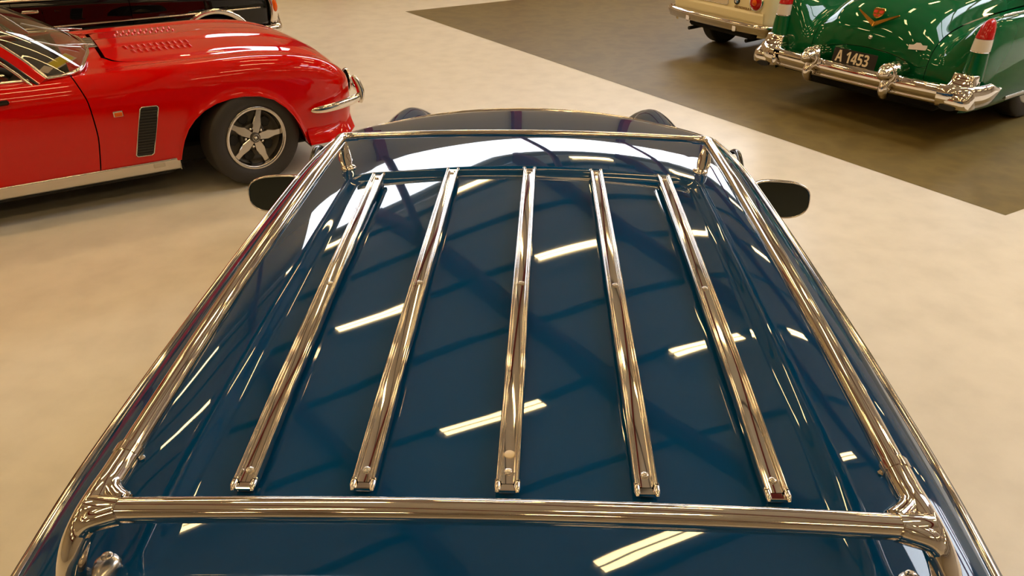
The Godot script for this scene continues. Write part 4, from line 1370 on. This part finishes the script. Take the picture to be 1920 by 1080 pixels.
	for s in [-1.0, 1.0]:
		# bullet-shaped overrider
		var pl := Transform3D(Basis(Vector3.RIGHT, PI / 2), Vector3(s * 0.375, 0.522, 0))
		var bu := part("bumper_bullet", Geo.new().lathe(PackedVector2Array([Vector2(0.072, -0.04), Vector2(0.082, 0.03), Vector2(0.088, 0.09), Vector2(0.084, 0.14), Vector2(0.077, 0.172), Vector2(0.066, 0.180), Vector2(0.064, 0.19), Vector2(0.057, 0.225), Vector2(0.044, 0.255), Vector2(0.024, 0.277), Vector2(0.001, 0.283)]), 22, pl), M["chrome"], o)
		part("bullet_ring", Geo.new().tube(hoop(Vector3(s * 0.375, 0.522, 0.176), 0.074, Basis(Vector3.RIGHT, PI / 2), 24), 0.006, 6, false), M["chrome"], bu)
		part("bullet_stalk", Geo.new().tube(path([Vector3(s * 0.375, 0.47, 0.11), Vector3(s * 0.375, 0.40, 0.175), Vector3(s * 0.375, 0.345, 0.16), Vector3(s * 0.375, 0.32, 0.12)], 4), [0.066, 0.064, 0.061, 0.058, 0.056, 0.053, 0.050, 0.046, 0.042, 0.038, 0.033, 0.028, 0.020], 12, true, Vector2(0.8, 1.0)), M["chrome"], bu)
	# number plate between the bullets
	var pb := Transform3D(Basis(Vector3.RIGHT, deg_to_rad(-12.0)), Vector3(-0.005, 0.555, 0.075))
	var plate := part("number_plate", Geo.new().prism(rounded(0.42, 0.125, 0.008), 0.006, pb, 0.001), M["plate black"], o)
	var f := SystemFont.new()
	f.font_names = PackedStringArray(["Droid Sans"])
	f.font_weight = 700
	lettering("plate_lettering", "A 1453", f, 0.132, 0.004, pb * Transform3D(Basis.from_scale(Vector3(0.78, 1.0, 1.0)), Vector3(-0.016, -0.002, 0.0045)), M["plate white"], plate)
	part("plate_lamp", Geo.new().box(Vector3(0.0, 0.485, 0.098), Vector3(0.26, 0.02, 0.03), 0.006), M["chrome"], o)
	# V badge with an enamel crest, lock and rally sticker on the lid
	var n := Basis(Vector3.RIGHT, deg_to_rad(-30.0))
	var vt := Transform3D(n, Vector3(0, 0.865, -0.130))
	var vb := Geo.new()
	for s in [-1.0, 1.0]:
		vb.prism(PackedVector2Array([Vector2(0, -0.070), Vector2(0, -0.026), Vector2(s * 0.190, 0.064), Vector2(s * 0.194, 0.054)]), 0.016, vt, 0.003)
	var badge := part("boot_badge", vb, M["gold"], lid)
	part("crest", Geo.new().prism(PackedVector2Array([Vector2(-0.055, 0.045), Vector2(-0.045, 0.062), Vector2(0.045, 0.062), Vector2(0.055, 0.045), Vector2(0.045, 0.0), Vector2(0.02, -0.022), Vector2(0, -0.028), Vector2(-0.02, -0.022), Vector2(-0.045, 0.0)]), 0.014, vt * Transform3D(Basis(), Vector3(0, 0.032, 0.006)), 0.003), M["gold"], lid)
	for q in [[-0.026, 0.028, 0.9], [0.026, 0.028, 0.9], [-0.018, -0.004, 0.6], [0.018, -0.004, 0.6]]:
		part("crest_enamel", Geo.new().prism(rounded(0.040 * q[2], 0.028 * q[2], 0.006), 0.004, vt * Transform3D(Basis(), Vector3(q[0], 0.032 + q[1], 0.014)), 0.0005), M["enamel red"], lid)
	part("boot_lock", Geo.new().lathe(PackedVector2Array([Vector2(0.020, 0), Vector2(0.020, 0.008), Vector2(0.014, 0.013), Vector2(0.001, 0.014)]), 16, Transform3D(Basis(Vector3.RIGHT, deg_to_rad(74.0)), Vector3(0, 0.715, -0.104))), M["chrome"], lid)
	part("rally_sticker", Geo.new().prism(PackedVector2Array([Vector2(-0.070, -0.026), Vector2(0.070, -0.026), Vector2(0.070, 0.012), Vector2(0.034, 0.012), Vector2(0.016, 0.030), Vector2(-0.016, 0.030), Vector2(-0.034, 0.012), Vector2(-0.070, 0.012)]), 0.002, Transform3D(Basis(Vector3.UP, 0.55) * Basis(Vector3.RIGHT, deg_to_rad(-16.0)), Vector3(0.438, 0.715, -0.100))), M["paper white"], lid)


func lettering(called: String, text: String, f: Font, size: float, depth: float, place: Transform3D, m: Material, parent: Node3D) -> void:
	var t := TextMesh.new()
	t.text = text
	t.font = f
	t.font_size = 64
	t.pixel_size = size / 64.0
	t.depth = depth
	t.horizontal_alignment = HORIZONTAL_ALIGNMENT_CENTER
	t.vertical_alignment = VERTICAL_ALIGNMENT_CENTER
	t.material = m
	var o := MeshInstance3D.new()
	o.name = called
	o.mesh = t
	o.transform = place
	parent.add_child(o, true)


# tall tail lamp at the end of the wing: green foot, white lens, red lens
func green_lamp(o: Node3D, s: float) -> void:
	var levels := [[0.55, 0.088, 0.060, 0.03], [0.62, 0.082, 0.056, 0.022], [0.70, 0.076, 0.055, 0.014], [0.765, 0.070, 0.056, 0.006], [0.77, 0.070, 0.058, 0.006], [0.81, 0.068, 0.058, 0.0], [0.862, 0.064, 0.056, -0.008], [0.865, 0.064, 0.056, -0.008], [0.91, 0.058, 0.054, -0.018], [0.955, 0.048, 0.048, -0.03], [0.985, 0.034, 0.038, -0.042], [1.003, 0.016, 0.022, -0.052], [1.008, 0.002, 0.004, -0.056]]
	var rows := []
	for l in levels:
		var row := PackedVector3Array()
		for k in 22:
			var a := TAU * k / 22.0
			row.append(Vector3(s * 0.935 + cos(a) * l[1], l[0], -0.115 + l[3] + sin(a) * l[2] * (1.0 if sin(a) > 0 else 1.6)))
		rows.append(row)
	var foot := part("lamp_pod", Geo.new().grid(rows.slice(0, 4), true), M["green paint"], o)
	part("reversing_lens", Geo.new().grid(rows.slice(4, 7), true), M["white lens"], foot)
	part("tail_lens", Geo.new().grid(rows.slice(7), true), M["red lens"], foot)
	part("lens_rim", Geo.new().tube(rows[3], 0.004, 6, false), M["chrome"], foot)


func green_bumper_end(o: Node3D, s: float) -> void:
	# wrap-round wing
	var rows := []
	var pts := path([Vector3(0.80, 0.43, 0.10), Vector3(0.90, 0.43, 0.085), Vector3(0.99, 0.432, 0.03), Vector3(1.035, 0.435, -0.05), Vector3(1.055, 0.44, -0.13), Vector3(1.058, 0.452, -0.22), Vector3(1.05, 0.475, -0.30)], 5)
	for i in pts.size():
		var d := (pts[mini(i + 1, pts.size() - 1)] - pts[maxi(i - 1, 0)]).normalized()
		var out := Vector3(-d.z, 0, d.x)
		if out.dot(Vector3(1, 0, 0.6)) < 0:
			out = -out
		var f := float(i) / (pts.size() - 1)
		var hh := lerpf(0.088, 0.012, smooth(0.72, 1.0, f))
		var row := PackedVector3Array()
		for k in 13:
			var a := PI * k / 12.0
			row.append(pts[i] + Vector3(0, cos(a) * hh, 0) + out * sin(a) * 0.045)
		for p in row.size():
			row[p].x *= s
		rows.append(row)
	var wing := part("bumper_wing", Geo.new().grid(rows, false, Vector3(s * 0.6, 0.43, -0.25)), M["chrome"], o)
	# upright block that carries the lamp pod
	var blk := []
	for l in [[0.35, 0.150, 0.095, 0.055], [0.40, 0.150, 0.105, 0.06], [0.455, 0.142, 0.100, 0.05], [0.49, 0.120, 0.085, 0.02], [0.52, 0.108, 0.080, -0.01], [0.57, 0.102, 0.080, -0.03], [0.592, 0.100, 0.080, -0.036], [0.602, 0.092, 0.074, -0.038], [0.603, 0.004, 0.004, -0.04]]:
		var row := PackedVector3Array()
		for k in 24:
			var a := TAU * k / 24.0
			var cx := signf(cos(a)) * pow(absf(cos(a)), 0.55)
			var cz := signf(sin(a)) * pow(absf(sin(a)), 0.55)
			row.append(Vector3(s * 0.915 + cx * l[1] * 0.95, l[0], -0.03 + l[3] + cz * l[2]))
		blk.append(row)
	part("bumper_block", Geo.new().grid(blk, true), M["chrome"], wing)
	part("exhaust_port", Geo.new().tube(PackedVector3Array([Vector3(s * 0.905, 0.352, -0.05), Vector3(s * 0.905, 0.352, 0.135)]), 0.034, 16, true, Vector2(2.0, 0.62)), M["black"], wing)


# ---------------------------------------------------------------- the cream two-door saloon (origin on the floor below its rear bumper)
func cream_row(z: float) -> PackedVector3Array:
	var top := curve([[-1.15, 0.96], [-0.7, 0.945], [-0.3, 0.925], [-0.12, 0.91], [-0.03, 0.88], [-0.005, 0.84], [0.0, 0.80]], z)
	var w := curve([[-3.4, 0.79], [-0.5, 0.785], [-0.2, 0.765], [-0.08, 0.735], [-0.03, 0.70], [-0.008, 0.665], [0.0, 0.63]], z)
	var bottom := 0.36
	if absf(z + 0.80) < 0.34:
		bottom = maxf(0.36, 0.31 + sqrt(maxf(0.0, 0.34 * 0.34 - (z + 0.80) * (z + 0.80))))
	var row := PackedVector3Array()
	for x in steps(0.0, 0.86, 8):
		row.append(Vector3(x * w, top - 0.012 * x * x, z))
	for p in [[0.93, -0.012], [0.975, -0.035], [0.995, -0.07]]:
		row.append(Vector3(p[0] * w, top + p[1], z))
	for f in steps(0.0, 1.0, 14):
		var y := lerpf(top - 0.09, bottom, f)
		row.append(Vector3(w * curve([[0.3, 0.955], [0.45, 0.985], [0.58, 0.995], [0.60, 1.005], [0.8, 1.0]], y), y, z))
	return row


func cream_saloon() -> void:
	var o := thing("cream_saloon", "cream two-door saloon on the grey bay, with round red tail lamps and slim chrome bumper", "car", Vector3(2.272, 0, -9.43), -58.0)
	var inside := Vector3(0, 0.6, -1.0)
	var rows := []
	for z in [0.0, -0.004, -0.012, -0.025, -0.045, -0.07, -0.10, -0.15, -0.2, -0.3, -0.4, -0.46, -0.47, -0.50, -0.54, -0.6, -0.7, -0.8, -0.9, -1.0, -1.06, -1.10, -1.13, -1.14, -1.15]:
		rows.append(cream_row(z))
	part("rear_wing", Geo.new().grid(rows, false, inside), M["cream paint"], o)
	part("rear_wing", Geo.new().grid(flipped(rows), false, inside), M["cream paint"], o)
	# tail panel with a ledge below the lamps
	var back := []
	for l in [[0.84, -0.006, 0.655], [0.80, 0.0, 0.64], [0.70, 0.004, 0.64], [0.622, 0.008, 0.645], [0.610, 0.012, 0.65], [0.600, 0.030, 0.67], [0.592, 0.034, 0.675], [0.58, 0.030, 0.675], [0.50, 0.022, 0.67], [0.44, 0.004, 0.66], [0.38, -0.03, 0.65]]:
		var row := PackedVector3Array()
		for u in steps(-1.0, 1.0, 18):
			row.append(Vector3(u * l[2], l[0], l[1] - 0.014 * pow(absf(u), 4.0)))
		back.append(row)
	part("tail_panel", Geo.new().grid(back, false, inside), M["cream paint"], o)
	# slim wrap-round bumper with a rubber-dark lower face, joined a hand's breadth from each end
	var bp := path([Vector3(-0.80, 0.455, -0.46), Vector3(-0.805, 0.455, -0.22), Vector3(-0.785, 0.455, -0.05), Vector3(-0.70, 0.455, 0.055), Vector3(-0.36, 0.455, 0.095), Vector3(0.0, 0.455, 0.10), Vector3(0.36, 0.455, 0.095), Vector3(0.70, 0.455, 0.055), Vector3(0.785, 0.455, -0.05), Vector3(0.805, 0.455, -0.22), Vector3(0.80, 0.455, -0.46)], 6)
	var bar := []
	for i in bp.size():
		var d := (bp[mini(i + 1, bp.size() - 1)] - bp[maxi(i - 1, 0)]).normalized()
		var out := d.cross(Vector3.UP) * -1.0
		if out.dot(bp[i] - Vector3(0, 0.455, -1.0)) < 0:
			out = -out
		var row := PackedVector3Array()
		for q in [[0.052, -0.05], [0.054, -0.015], [0.046, 0.004], [0.034, 0.012], [0.020, 0.014], [0.004, 0.010], [-0.02, 0.0], [-0.04, -0.010], [-0.046, -0.006], [-0.053, -0.012], [-0.056, -0.05]]:
			row.append(bp[i] + Vector3(0, q[0], 0) + out * q[1])
		bar.append(row)
	var bumper := part("rear_bumper", Geo.new().grid(bar, false, Vector3(0, 0.455, -0.4)), M["chrome"], o)
	for s in [-1.0, 1.0]:
		part("bumper_joint", Geo.new().box(Vector3(s * 0.36, 0.430, 0.094), Vector3(0.05, 0.075, 0.03), 0.012), M["chrome"], bumper)
		# round lamp in a chrome bezel
		var pl := Transform3D(Basis(Vector3.RIGHT, PI / 2), Vector3(s * 0.555, 0.715, 0.004))
		var lamp := part("tail_lamp", Geo.new().lathe(PackedVector2Array([Vector2(0.090, -0.01), Vector2(0.092, 0.018), Vector2(0.084, 0.026), Vector2(0.078, 0.022)]), 28, pl), M["chrome"], o)
		part("lens", Geo.new().lathe(PackedVector2Array([Vector2(0.079, 0.016), Vector2(0.070, 0.030), Vector2(0.048, 0.038), Vector2(0.042, 0.034), Vector2(0.034, 0.042), Vector2(0.001, 0.048)]), 28, pl), M["red lens"], lamp)
		part("lens_centre", Geo.new().lathe(PackedVector2Array([Vector2(0.034, 0.040), Vector2(0.028, 0.048), Vector2(0.001, 0.053)]), 20, pl), M["amber lens"], lamp)
		plain_wheel(o, Vector3(s * 0.665, 0.30, -0.80), 0.30, 0.165, s)
		plain_wheel(o, Vector3(s * 0.665, 0.30, -3.30), 0.30, 0.165, s)
		part("wheel_housing", Geo.new().box(Vector3(s * 0.52, 0.45, -0.80), Vector3(0.05, 0.4, 0.68), 0.01), M["underside"], o)
		var fl := []
		for z in [-1.15, -1.6, -2.2, -2.9, -3.5, -3.9, -4.05, -4.1]:
			var k := curve([[-4.1, 0.86], [-4.0, 0.95], [-3.8, 1.0], [-1.15, 1.0]], z)
			fl.append(PackedVector3Array([Vector3(0, 0.95 * lerpf(0.9, 1.0, k), z), Vector3(s * 0.68 * k, 0.948 * lerpf(0.9, 1.0, k), z), Vector3(s * 0.77 * k, 0.91 * lerpf(0.95, 1.0, k), z), Vector3(s * 0.79 * k, 0.80, z), Vector3(s * 0.79 * k, 0.60, z), Vector3(s * 0.755 * k, 0.34, z)]))
		part("body_side", Geo.new().grid(fl, false, Vector3(0, 0.6, -2.5)), M["cream paint"], o)
		var gl := []
		for q in [[-0.98, 0.955, 0.70], [-1.2, 1.25, 0.62], [-1.5, 1.36, 0.60], [-2.2, 1.36, 0.60], [-2.5, 1.26, 0.62], [-2.85, 0.955, 0.70]]:
			gl.append(PackedVector3Array([Vector3(s * q[2], q[1], q[0]), Vector3(s * 0.73, 0.95, q[0])]))
		part("side_window", Geo.new().grid(gl, false, Vector3(0, 1.0, -1.9)), M["tinted glass"], o)
		part("exhaust_pipe" if s < 0 else "tow_eye", Geo.new().tube(PackedVector3Array([Vector3(s * 0.42, 0.30, -0.3), Vector3(s * 0.42, 0.29, 0.0 if s < 0 else -0.05)]), 0.02, 10), M["underside"], o)
	var rf := []
	for q in [[-0.98, 0.955, 0.66], [-1.2, 1.25, 0.60], [-1.35, 1.35, 0.58], [-1.8, 1.40, 0.58], [-2.2, 1.36, 0.58], [-2.5, 1.26, 0.60], [-2.85, 0.955, 0.66]]:
		var row := PackedVector3Array()
		for u in steps(-1.0, 1.0, 10):
			row.append(Vector3(u * (q[2] + 0.03), q[1] - 0.02 * u * u, q[0]))
		rf.append(row)
	part("rear_window", Geo.new().grid(rf.slice(0, 3), false, Vector3(0, 0.8, -1.9)), M["tinted glass"], o)
	part("roof", Geo.new().grid(rf.slice(2, 5), false, Vector3(0, 0.8, -1.9)), M["cream paint"], o)
	part("windscreen", Geo.new().grid(rf.slice(4), false, Vector3(0, 0.8, -1.9)), M["tinted glass"], o)
	part("underbody", Geo.new().box(Vector3(0, 0.38, -2.0), Vector3(1.0, 0.14, 3.9), 0.03), M["underside"], o)
	# plate, roundel and lettering
	var plate := part("number_plate", Geo.new().prism(rounded(0.50, 0.125, 0.01), 0.006, Transform3D(Basis(Vector3.RIGHT, -0.02), Vector3(-0.10, 0.70, 0.014)), 0.001), M["plate white"], o)
	part("plate_frame", Geo.new().tube(ring_path(0.51, 0.135, Vector3(-0.10, 0.70, 0.016)), 0.004, 6, false), M["brushed steel"], plate)
	var disc := Transform3D(Basis(Vector3.RIGHT, PI / 2), Vector3(0.275, 0.695, 0.004))
	var em := part("roundel", Geo.new().lathe(PackedVector2Array([Vector2(0.041, 0), Vector2(0.041, 0.008), Vector2(0.037, 0.011), Vector2(0.001, 0.011)]), 26, disc), M["black gloss"], o)
	for k in 4:
		var fan := PackedVector3Array([Vector3(0.275, 0.695, 0.0160)])
		for i in 7:
			var a := PI / 2 * (k + i / 6.0)
			fan.append(Vector3(0.275 + cos(a) * 0.025, 0.695 + sin(a) * 0.025, 0.0160))
		part("roundel_quarter", Geo.new().facet(fan, Vector3.BACK), M["paper white"] if k % 2 == 0 else M["blue enamel"], em)
	var f := SystemFont.new()
	f.font_names = PackedStringArray(["Droid Sans"])
	f.font_weight = 700
	lettering("dealer_lettering", "GEENOVOLA P", f, 0.036, 0.002, Transform3D(Basis(), Vector3(0.375, 0.632, 0.0115)), M["letter gold"], o)


func ring_path(w: float, h: float, at: Vector3) -> PackedVector3Array:
	var p := PackedVector3Array()
	for q in rounded(w, h, 0.012):
		p.append(at + Vector3(q.x, q.y, 0))
	p.append(p[0])
	return p


# ---------------------------------------------------------------- the black car behind (origin on the floor below its front axle)
# the nose is short: what lies ahead of the wheel is drawn in
func nose(z: float) -> float:
	return z if z > -0.4 else -0.4 + (z + 0.4) * 0.7


func black_row(z: float) -> PackedVector3Array:
	var top := curve([[-0.72, 0.80], [-0.66, 0.845], [-0.5, 0.88], [-0.2, 0.905], [0.5, 0.94], [1.2, 0.975], [2.4, 1.0], [3.2, 0.98], [3.9, 0.90]], z)
	var w := curve([[-0.74, 0.72], [-0.70, 0.80], [-0.6, 0.835], [-0.2, 0.86], [0.5, 0.88], [2.5, 0.88], [3.4, 0.84], [3.9, 0.72]], z)
	var bottom := 0.30
	for c in [0.0, 2.85]:
		if absf(z - c) < 0.385:
			bottom = maxf(bottom, 0.33 + sqrt(maxf(0.0, 0.385 * 0.385 - (z - c) * (z - c))))
	var row := PackedVector3Array()
	for x in steps(0.0, 0.86, 10):
		row.append(Vector3(x * w, top + 0.035 * (1.0 - x * x) - 0.02 * exp(-pow((x - 0.7) / 0.1, 2.0)), nose(z)))
	for p in [[0.91, -0.004], [0.95, -0.016], [0.975, -0.035], [0.985, -0.06]]:
		row.append(Vector3(p[0] * w, top + p[1], nose(z)))
	for f in steps(0.0, 1.0, 20):
		var y := lerpf(top - 0.08, bottom, f)
		row.append(Vector3(w * curve([[0.25, 0.93], [0.4, 0.962], [0.60, 0.985], [0.715, 1.0], [0.74, 0.992], [0.85, 0.99], [1.0, 0.985]], y), y, nose(z)))
	return row


func black_saloon() -> void:
	var o := thing("black_saloon", "black car beyond the red coupe, with chrome wheel-arch trim and orange front indicator", "car", Vector3(-3.43, 0, -9.33), -60.0)
	o.scale = Vector3.ONE * 0.95
	var inside := Vector3(0, 0.55, 1.2)
	var zs := [-0.74, -0.735, -0.72, -0.70, -0.66, -0.6, -0.5, -0.42, -0.39, -0.386, -0.384, -0.378, -0.36, -0.33, -0.29, -0.25, -0.2, -0.14, -0.07, 0.0, 0.07, 0.14, 0.2, 0.25, 0.29, 0.33, 0.36, 0.378, 0.384, 0.386, 0.39, 0.45, 0.6, 0.8]
	var g := Geo.new()
	var rows := []
	for z in zs:
		rows.append(black_row(z))
	g.grid(rows, false, inside)
	g.grid(flipped(rows), false, inside)
	part("front_wing", g, M["black paint"], o)
	for s in [1, -1]:
		var ds := [[0.806, 1.85], [1.856, 2.458]]
		for d in ds:
			rows = []
			for z in steps(d[0], d[1], 8):
				rows.append(black_row(z).slice(8))
			part("door", Geo.new().grid(rows if s > 0 else flipped(rows), false, inside), M["black paint"], o)
	rows = []
	for z in [2.464, 2.466, 2.47, 2.49, 2.52, 2.55, 2.6, 2.7, 2.8, 2.9, 3.0, 3.1, 3.15, 3.18, 3.21, 3.23, 3.234, 3.236, 3.4, 3.6, 3.8, 3.88, 3.9]:
		rows.append(black_row(z))
	g = Geo.new()
	g.grid(rows, false, inside)
	g.grid(flipped(rows), false, inside)
	part("rear_wing", g, M["black paint"], o)
	for s in [-1.0, 1.0]:
		# chrome arch trim
		var arch := []
		for k in 25:
			var a := PI * (k / 24.0)
			var row := PackedVector3Array()
			for q in [[0.358, 0.87], [0.366, 0.886], [0.382, 0.893], [0.404, 0.892], [0.416, 0.882]]:
				row.append(Vector3(s * (q[1] - 0.012 * (1.0 - sin(a))), 0.335 + sin(a) * q[0], cos(a) * q[0]))
			arch.append(row)
		part("arch_trim", Geo.new().grid(arch, false, Vector3(0, 0.33, 0)), M["chrome"], o)
		# chrome crease strip and belt strip
		var strip := PackedVector3Array()
		var belt := PackedVector3Array()
		for z in steps(-0.55, 3.3, 20):
			strip.append(Vector3(s * (curve([[-0.74, 0.72], [-0.70, 0.80], [-0.6, 0.835], [-0.2, 0.86], [0.5, 0.88], [2.5, 0.88], [3.4, 0.84]], z) + 0.004), 0.718, nose(z)))
		for z in steps(1.05, 3.0, 12):
			belt.append(Vector3(s * 0.862, curve([[0.5, 0.94], [1.2, 0.975], [2.4, 1.0], [3.2, 0.98]], z) - 0.012, z))
		part("crease_strip", Geo.new().tube(strip, 0.008, 8), M["chrome"], o)
		part("belt_strip", Geo.new().tube(belt, 0.012, 8), M["chrome"], o)
		for z in [1.70, 2.42]:
			part("door_handle", Geo.new().box(Vector3(s * 0.895, 0.87, z), Vector3(0.03, 0.025, 0.15), 0.010), M["chrome"], o)
		# upright lamp unit: chrome bezel, clear headlamp glass, orange indicator at the corner
		var lamp := part("headlamp_unit", Geo.new().tube(path([Vector3(s * 0.775, 0.525, -0.6345), Vector3(s * 0.800, 0.62, -0.6555), Vector3(s * 0.805, 0.72, -0.659), Vector3(s * 0.795, 0.80, -0.6415), Vector3(s * 0.775, 0.835, -0.61)], 5), [0.028] + repeat(0.034, 19) + [0.02], 14, true, Vector2(1.6, 1.0)), M["chrome"], o)
		part("indicator_lens", Geo.new().tube(path([Vector3(s * 0.828, 0.655, -0.6625), Vector3(s * 0.836, 0.72, -0.666), Vector3(s * 0.832, 0.785, -0.6562)], 5), [0.008, 0.018, 0.025, 0.027, 0.028, 0.028, 0.027, 0.026, 0.024, 0.018, 0.008], 12), M["amber lens"], lamp)
		part("headlamp_glass", Geo.new().box(Vector3(s * 0.70, 0.69, -0.6555), Vector3(0.15, 0.28, 0.06), 0.03), M["white lens"], lamp)
		plain_wheel(o, Vector3(s * 0.76, 0.325, 0.0), 0.325, 0.18, s, "chrome")
		plain_wheel(o, Vector3(s * 0.76, 0.325, 2.85), 0.325, 0.18, s, "chrome")
		for z in [0.0, 2.85]:
			part("wheel_housing", Geo.new().box(Vector3(s * 0.60, 0.45, z), Vector3(0.04, 0.42, 0.74), 0.01), M["underside"], o)
		var gl := []
		for q in [[1.08, 0.985, 0.80], [1.55, 1.33, 0.64], [1.8, 1.38, 0.62], [2.5, 1.38, 0.62], [2.8, 1.30, 0.65], [3.15, 0.985, 0.78]]:
			gl.append(PackedVector3Array([Vector3(s * q[2], q[1], q[0]), Vector3(s * 0.84, 0.985, q[0])]))
		part("side_window", Geo.new().grid(gl, false, Vector3(0, 1.0, 2.0)), M["tinted glass"], o)
	var rf := []
	for q in [[0.98, 0.98, 0.78], [1.50, 1.35, 0.62], [1.8, 1.42, 0.60], [2.4, 1.42, 0.60], [2.8, 1.32, 0.62], [3.25, 0.98, 0.76]]:
		var row := PackedVector3Array()
		for u in steps(-1.0, 1.0, 10):
			row.append(Vector3(u * (q[2] + 0.02), q[1] - 0.03 * u * u, q[0]))
		rf.append(row)
	part("windscreen", Geo.new().grid(rf.slice(0, 2), false, Vector3(0, 0.8, 2.1)), M["tinted glass"], o)
	part("roof", Geo.new().grid(rf.slice(1, 5), false, Vector3(0, 0.8, 2.1)), M["black paint"], o)
	part("rear_window", Geo.new().grid(rf.slice(4), false, Vector3(0, 0.8, 2.1)), M["tinted glass"], o)
	part("grille", Geo.new().box(Vector3(0, 0.68, -0.652), Vector3(0.62, 0.36, 0.06), 0.02), M["chrome"], o)
	part("front_apron", Geo.new().box(Vector3(0, 0.42, -0.61), Vector3(1.46, 0.22, 0.08), 0.03), M["black paint"], o)
	var bump := part("front_bumper", Geo.new().tube(path([Vector3(-0.86, 0.47, -0.456), Vector3(-0.86, 0.475, -0.582), Vector3(-0.80, 0.48, -0.694), Vector3(-0.5, 0.48, -0.736), Vector3(0.5, 0.48, -0.736), Vector3(0.80, 0.48, -0.694), Vector3(0.86, 0.475, -0.582), Vector3(0.86, 0.47, -0.456)], 6), 0.045, 12, true, Vector2(0.75, 1.2)), M["chrome"], o)
	for s in [-1.0, 1.0]:
		part("overrider", Geo.new().tube(path([Vector3(s * 0.45, 0.38, -0.75), Vector3(s * 0.45, 0.48, -0.7745), Vector3(s * 0.45, 0.57, -0.757)], 4), 0.035, 10), M["chrome"], bump)
	part("underbody", Geo.new().box(Vector3(0, 0.32, 1.5), Vector3(1.1, 0.12, 4.3), 0.03), M["underside"], o)
	part("floor_pan", Geo.new().box(Vector3(0, 0.33, 1.42), Vector3(1.6, 0.08, 1.9), 0.02), M["underside"], o)


func _ready() -> void:
	view()
	materials()
	hall()
	lamps()
	estate_car()
	red_coupe()
	green_saloon()
	cream_saloon()
	black_saloon()
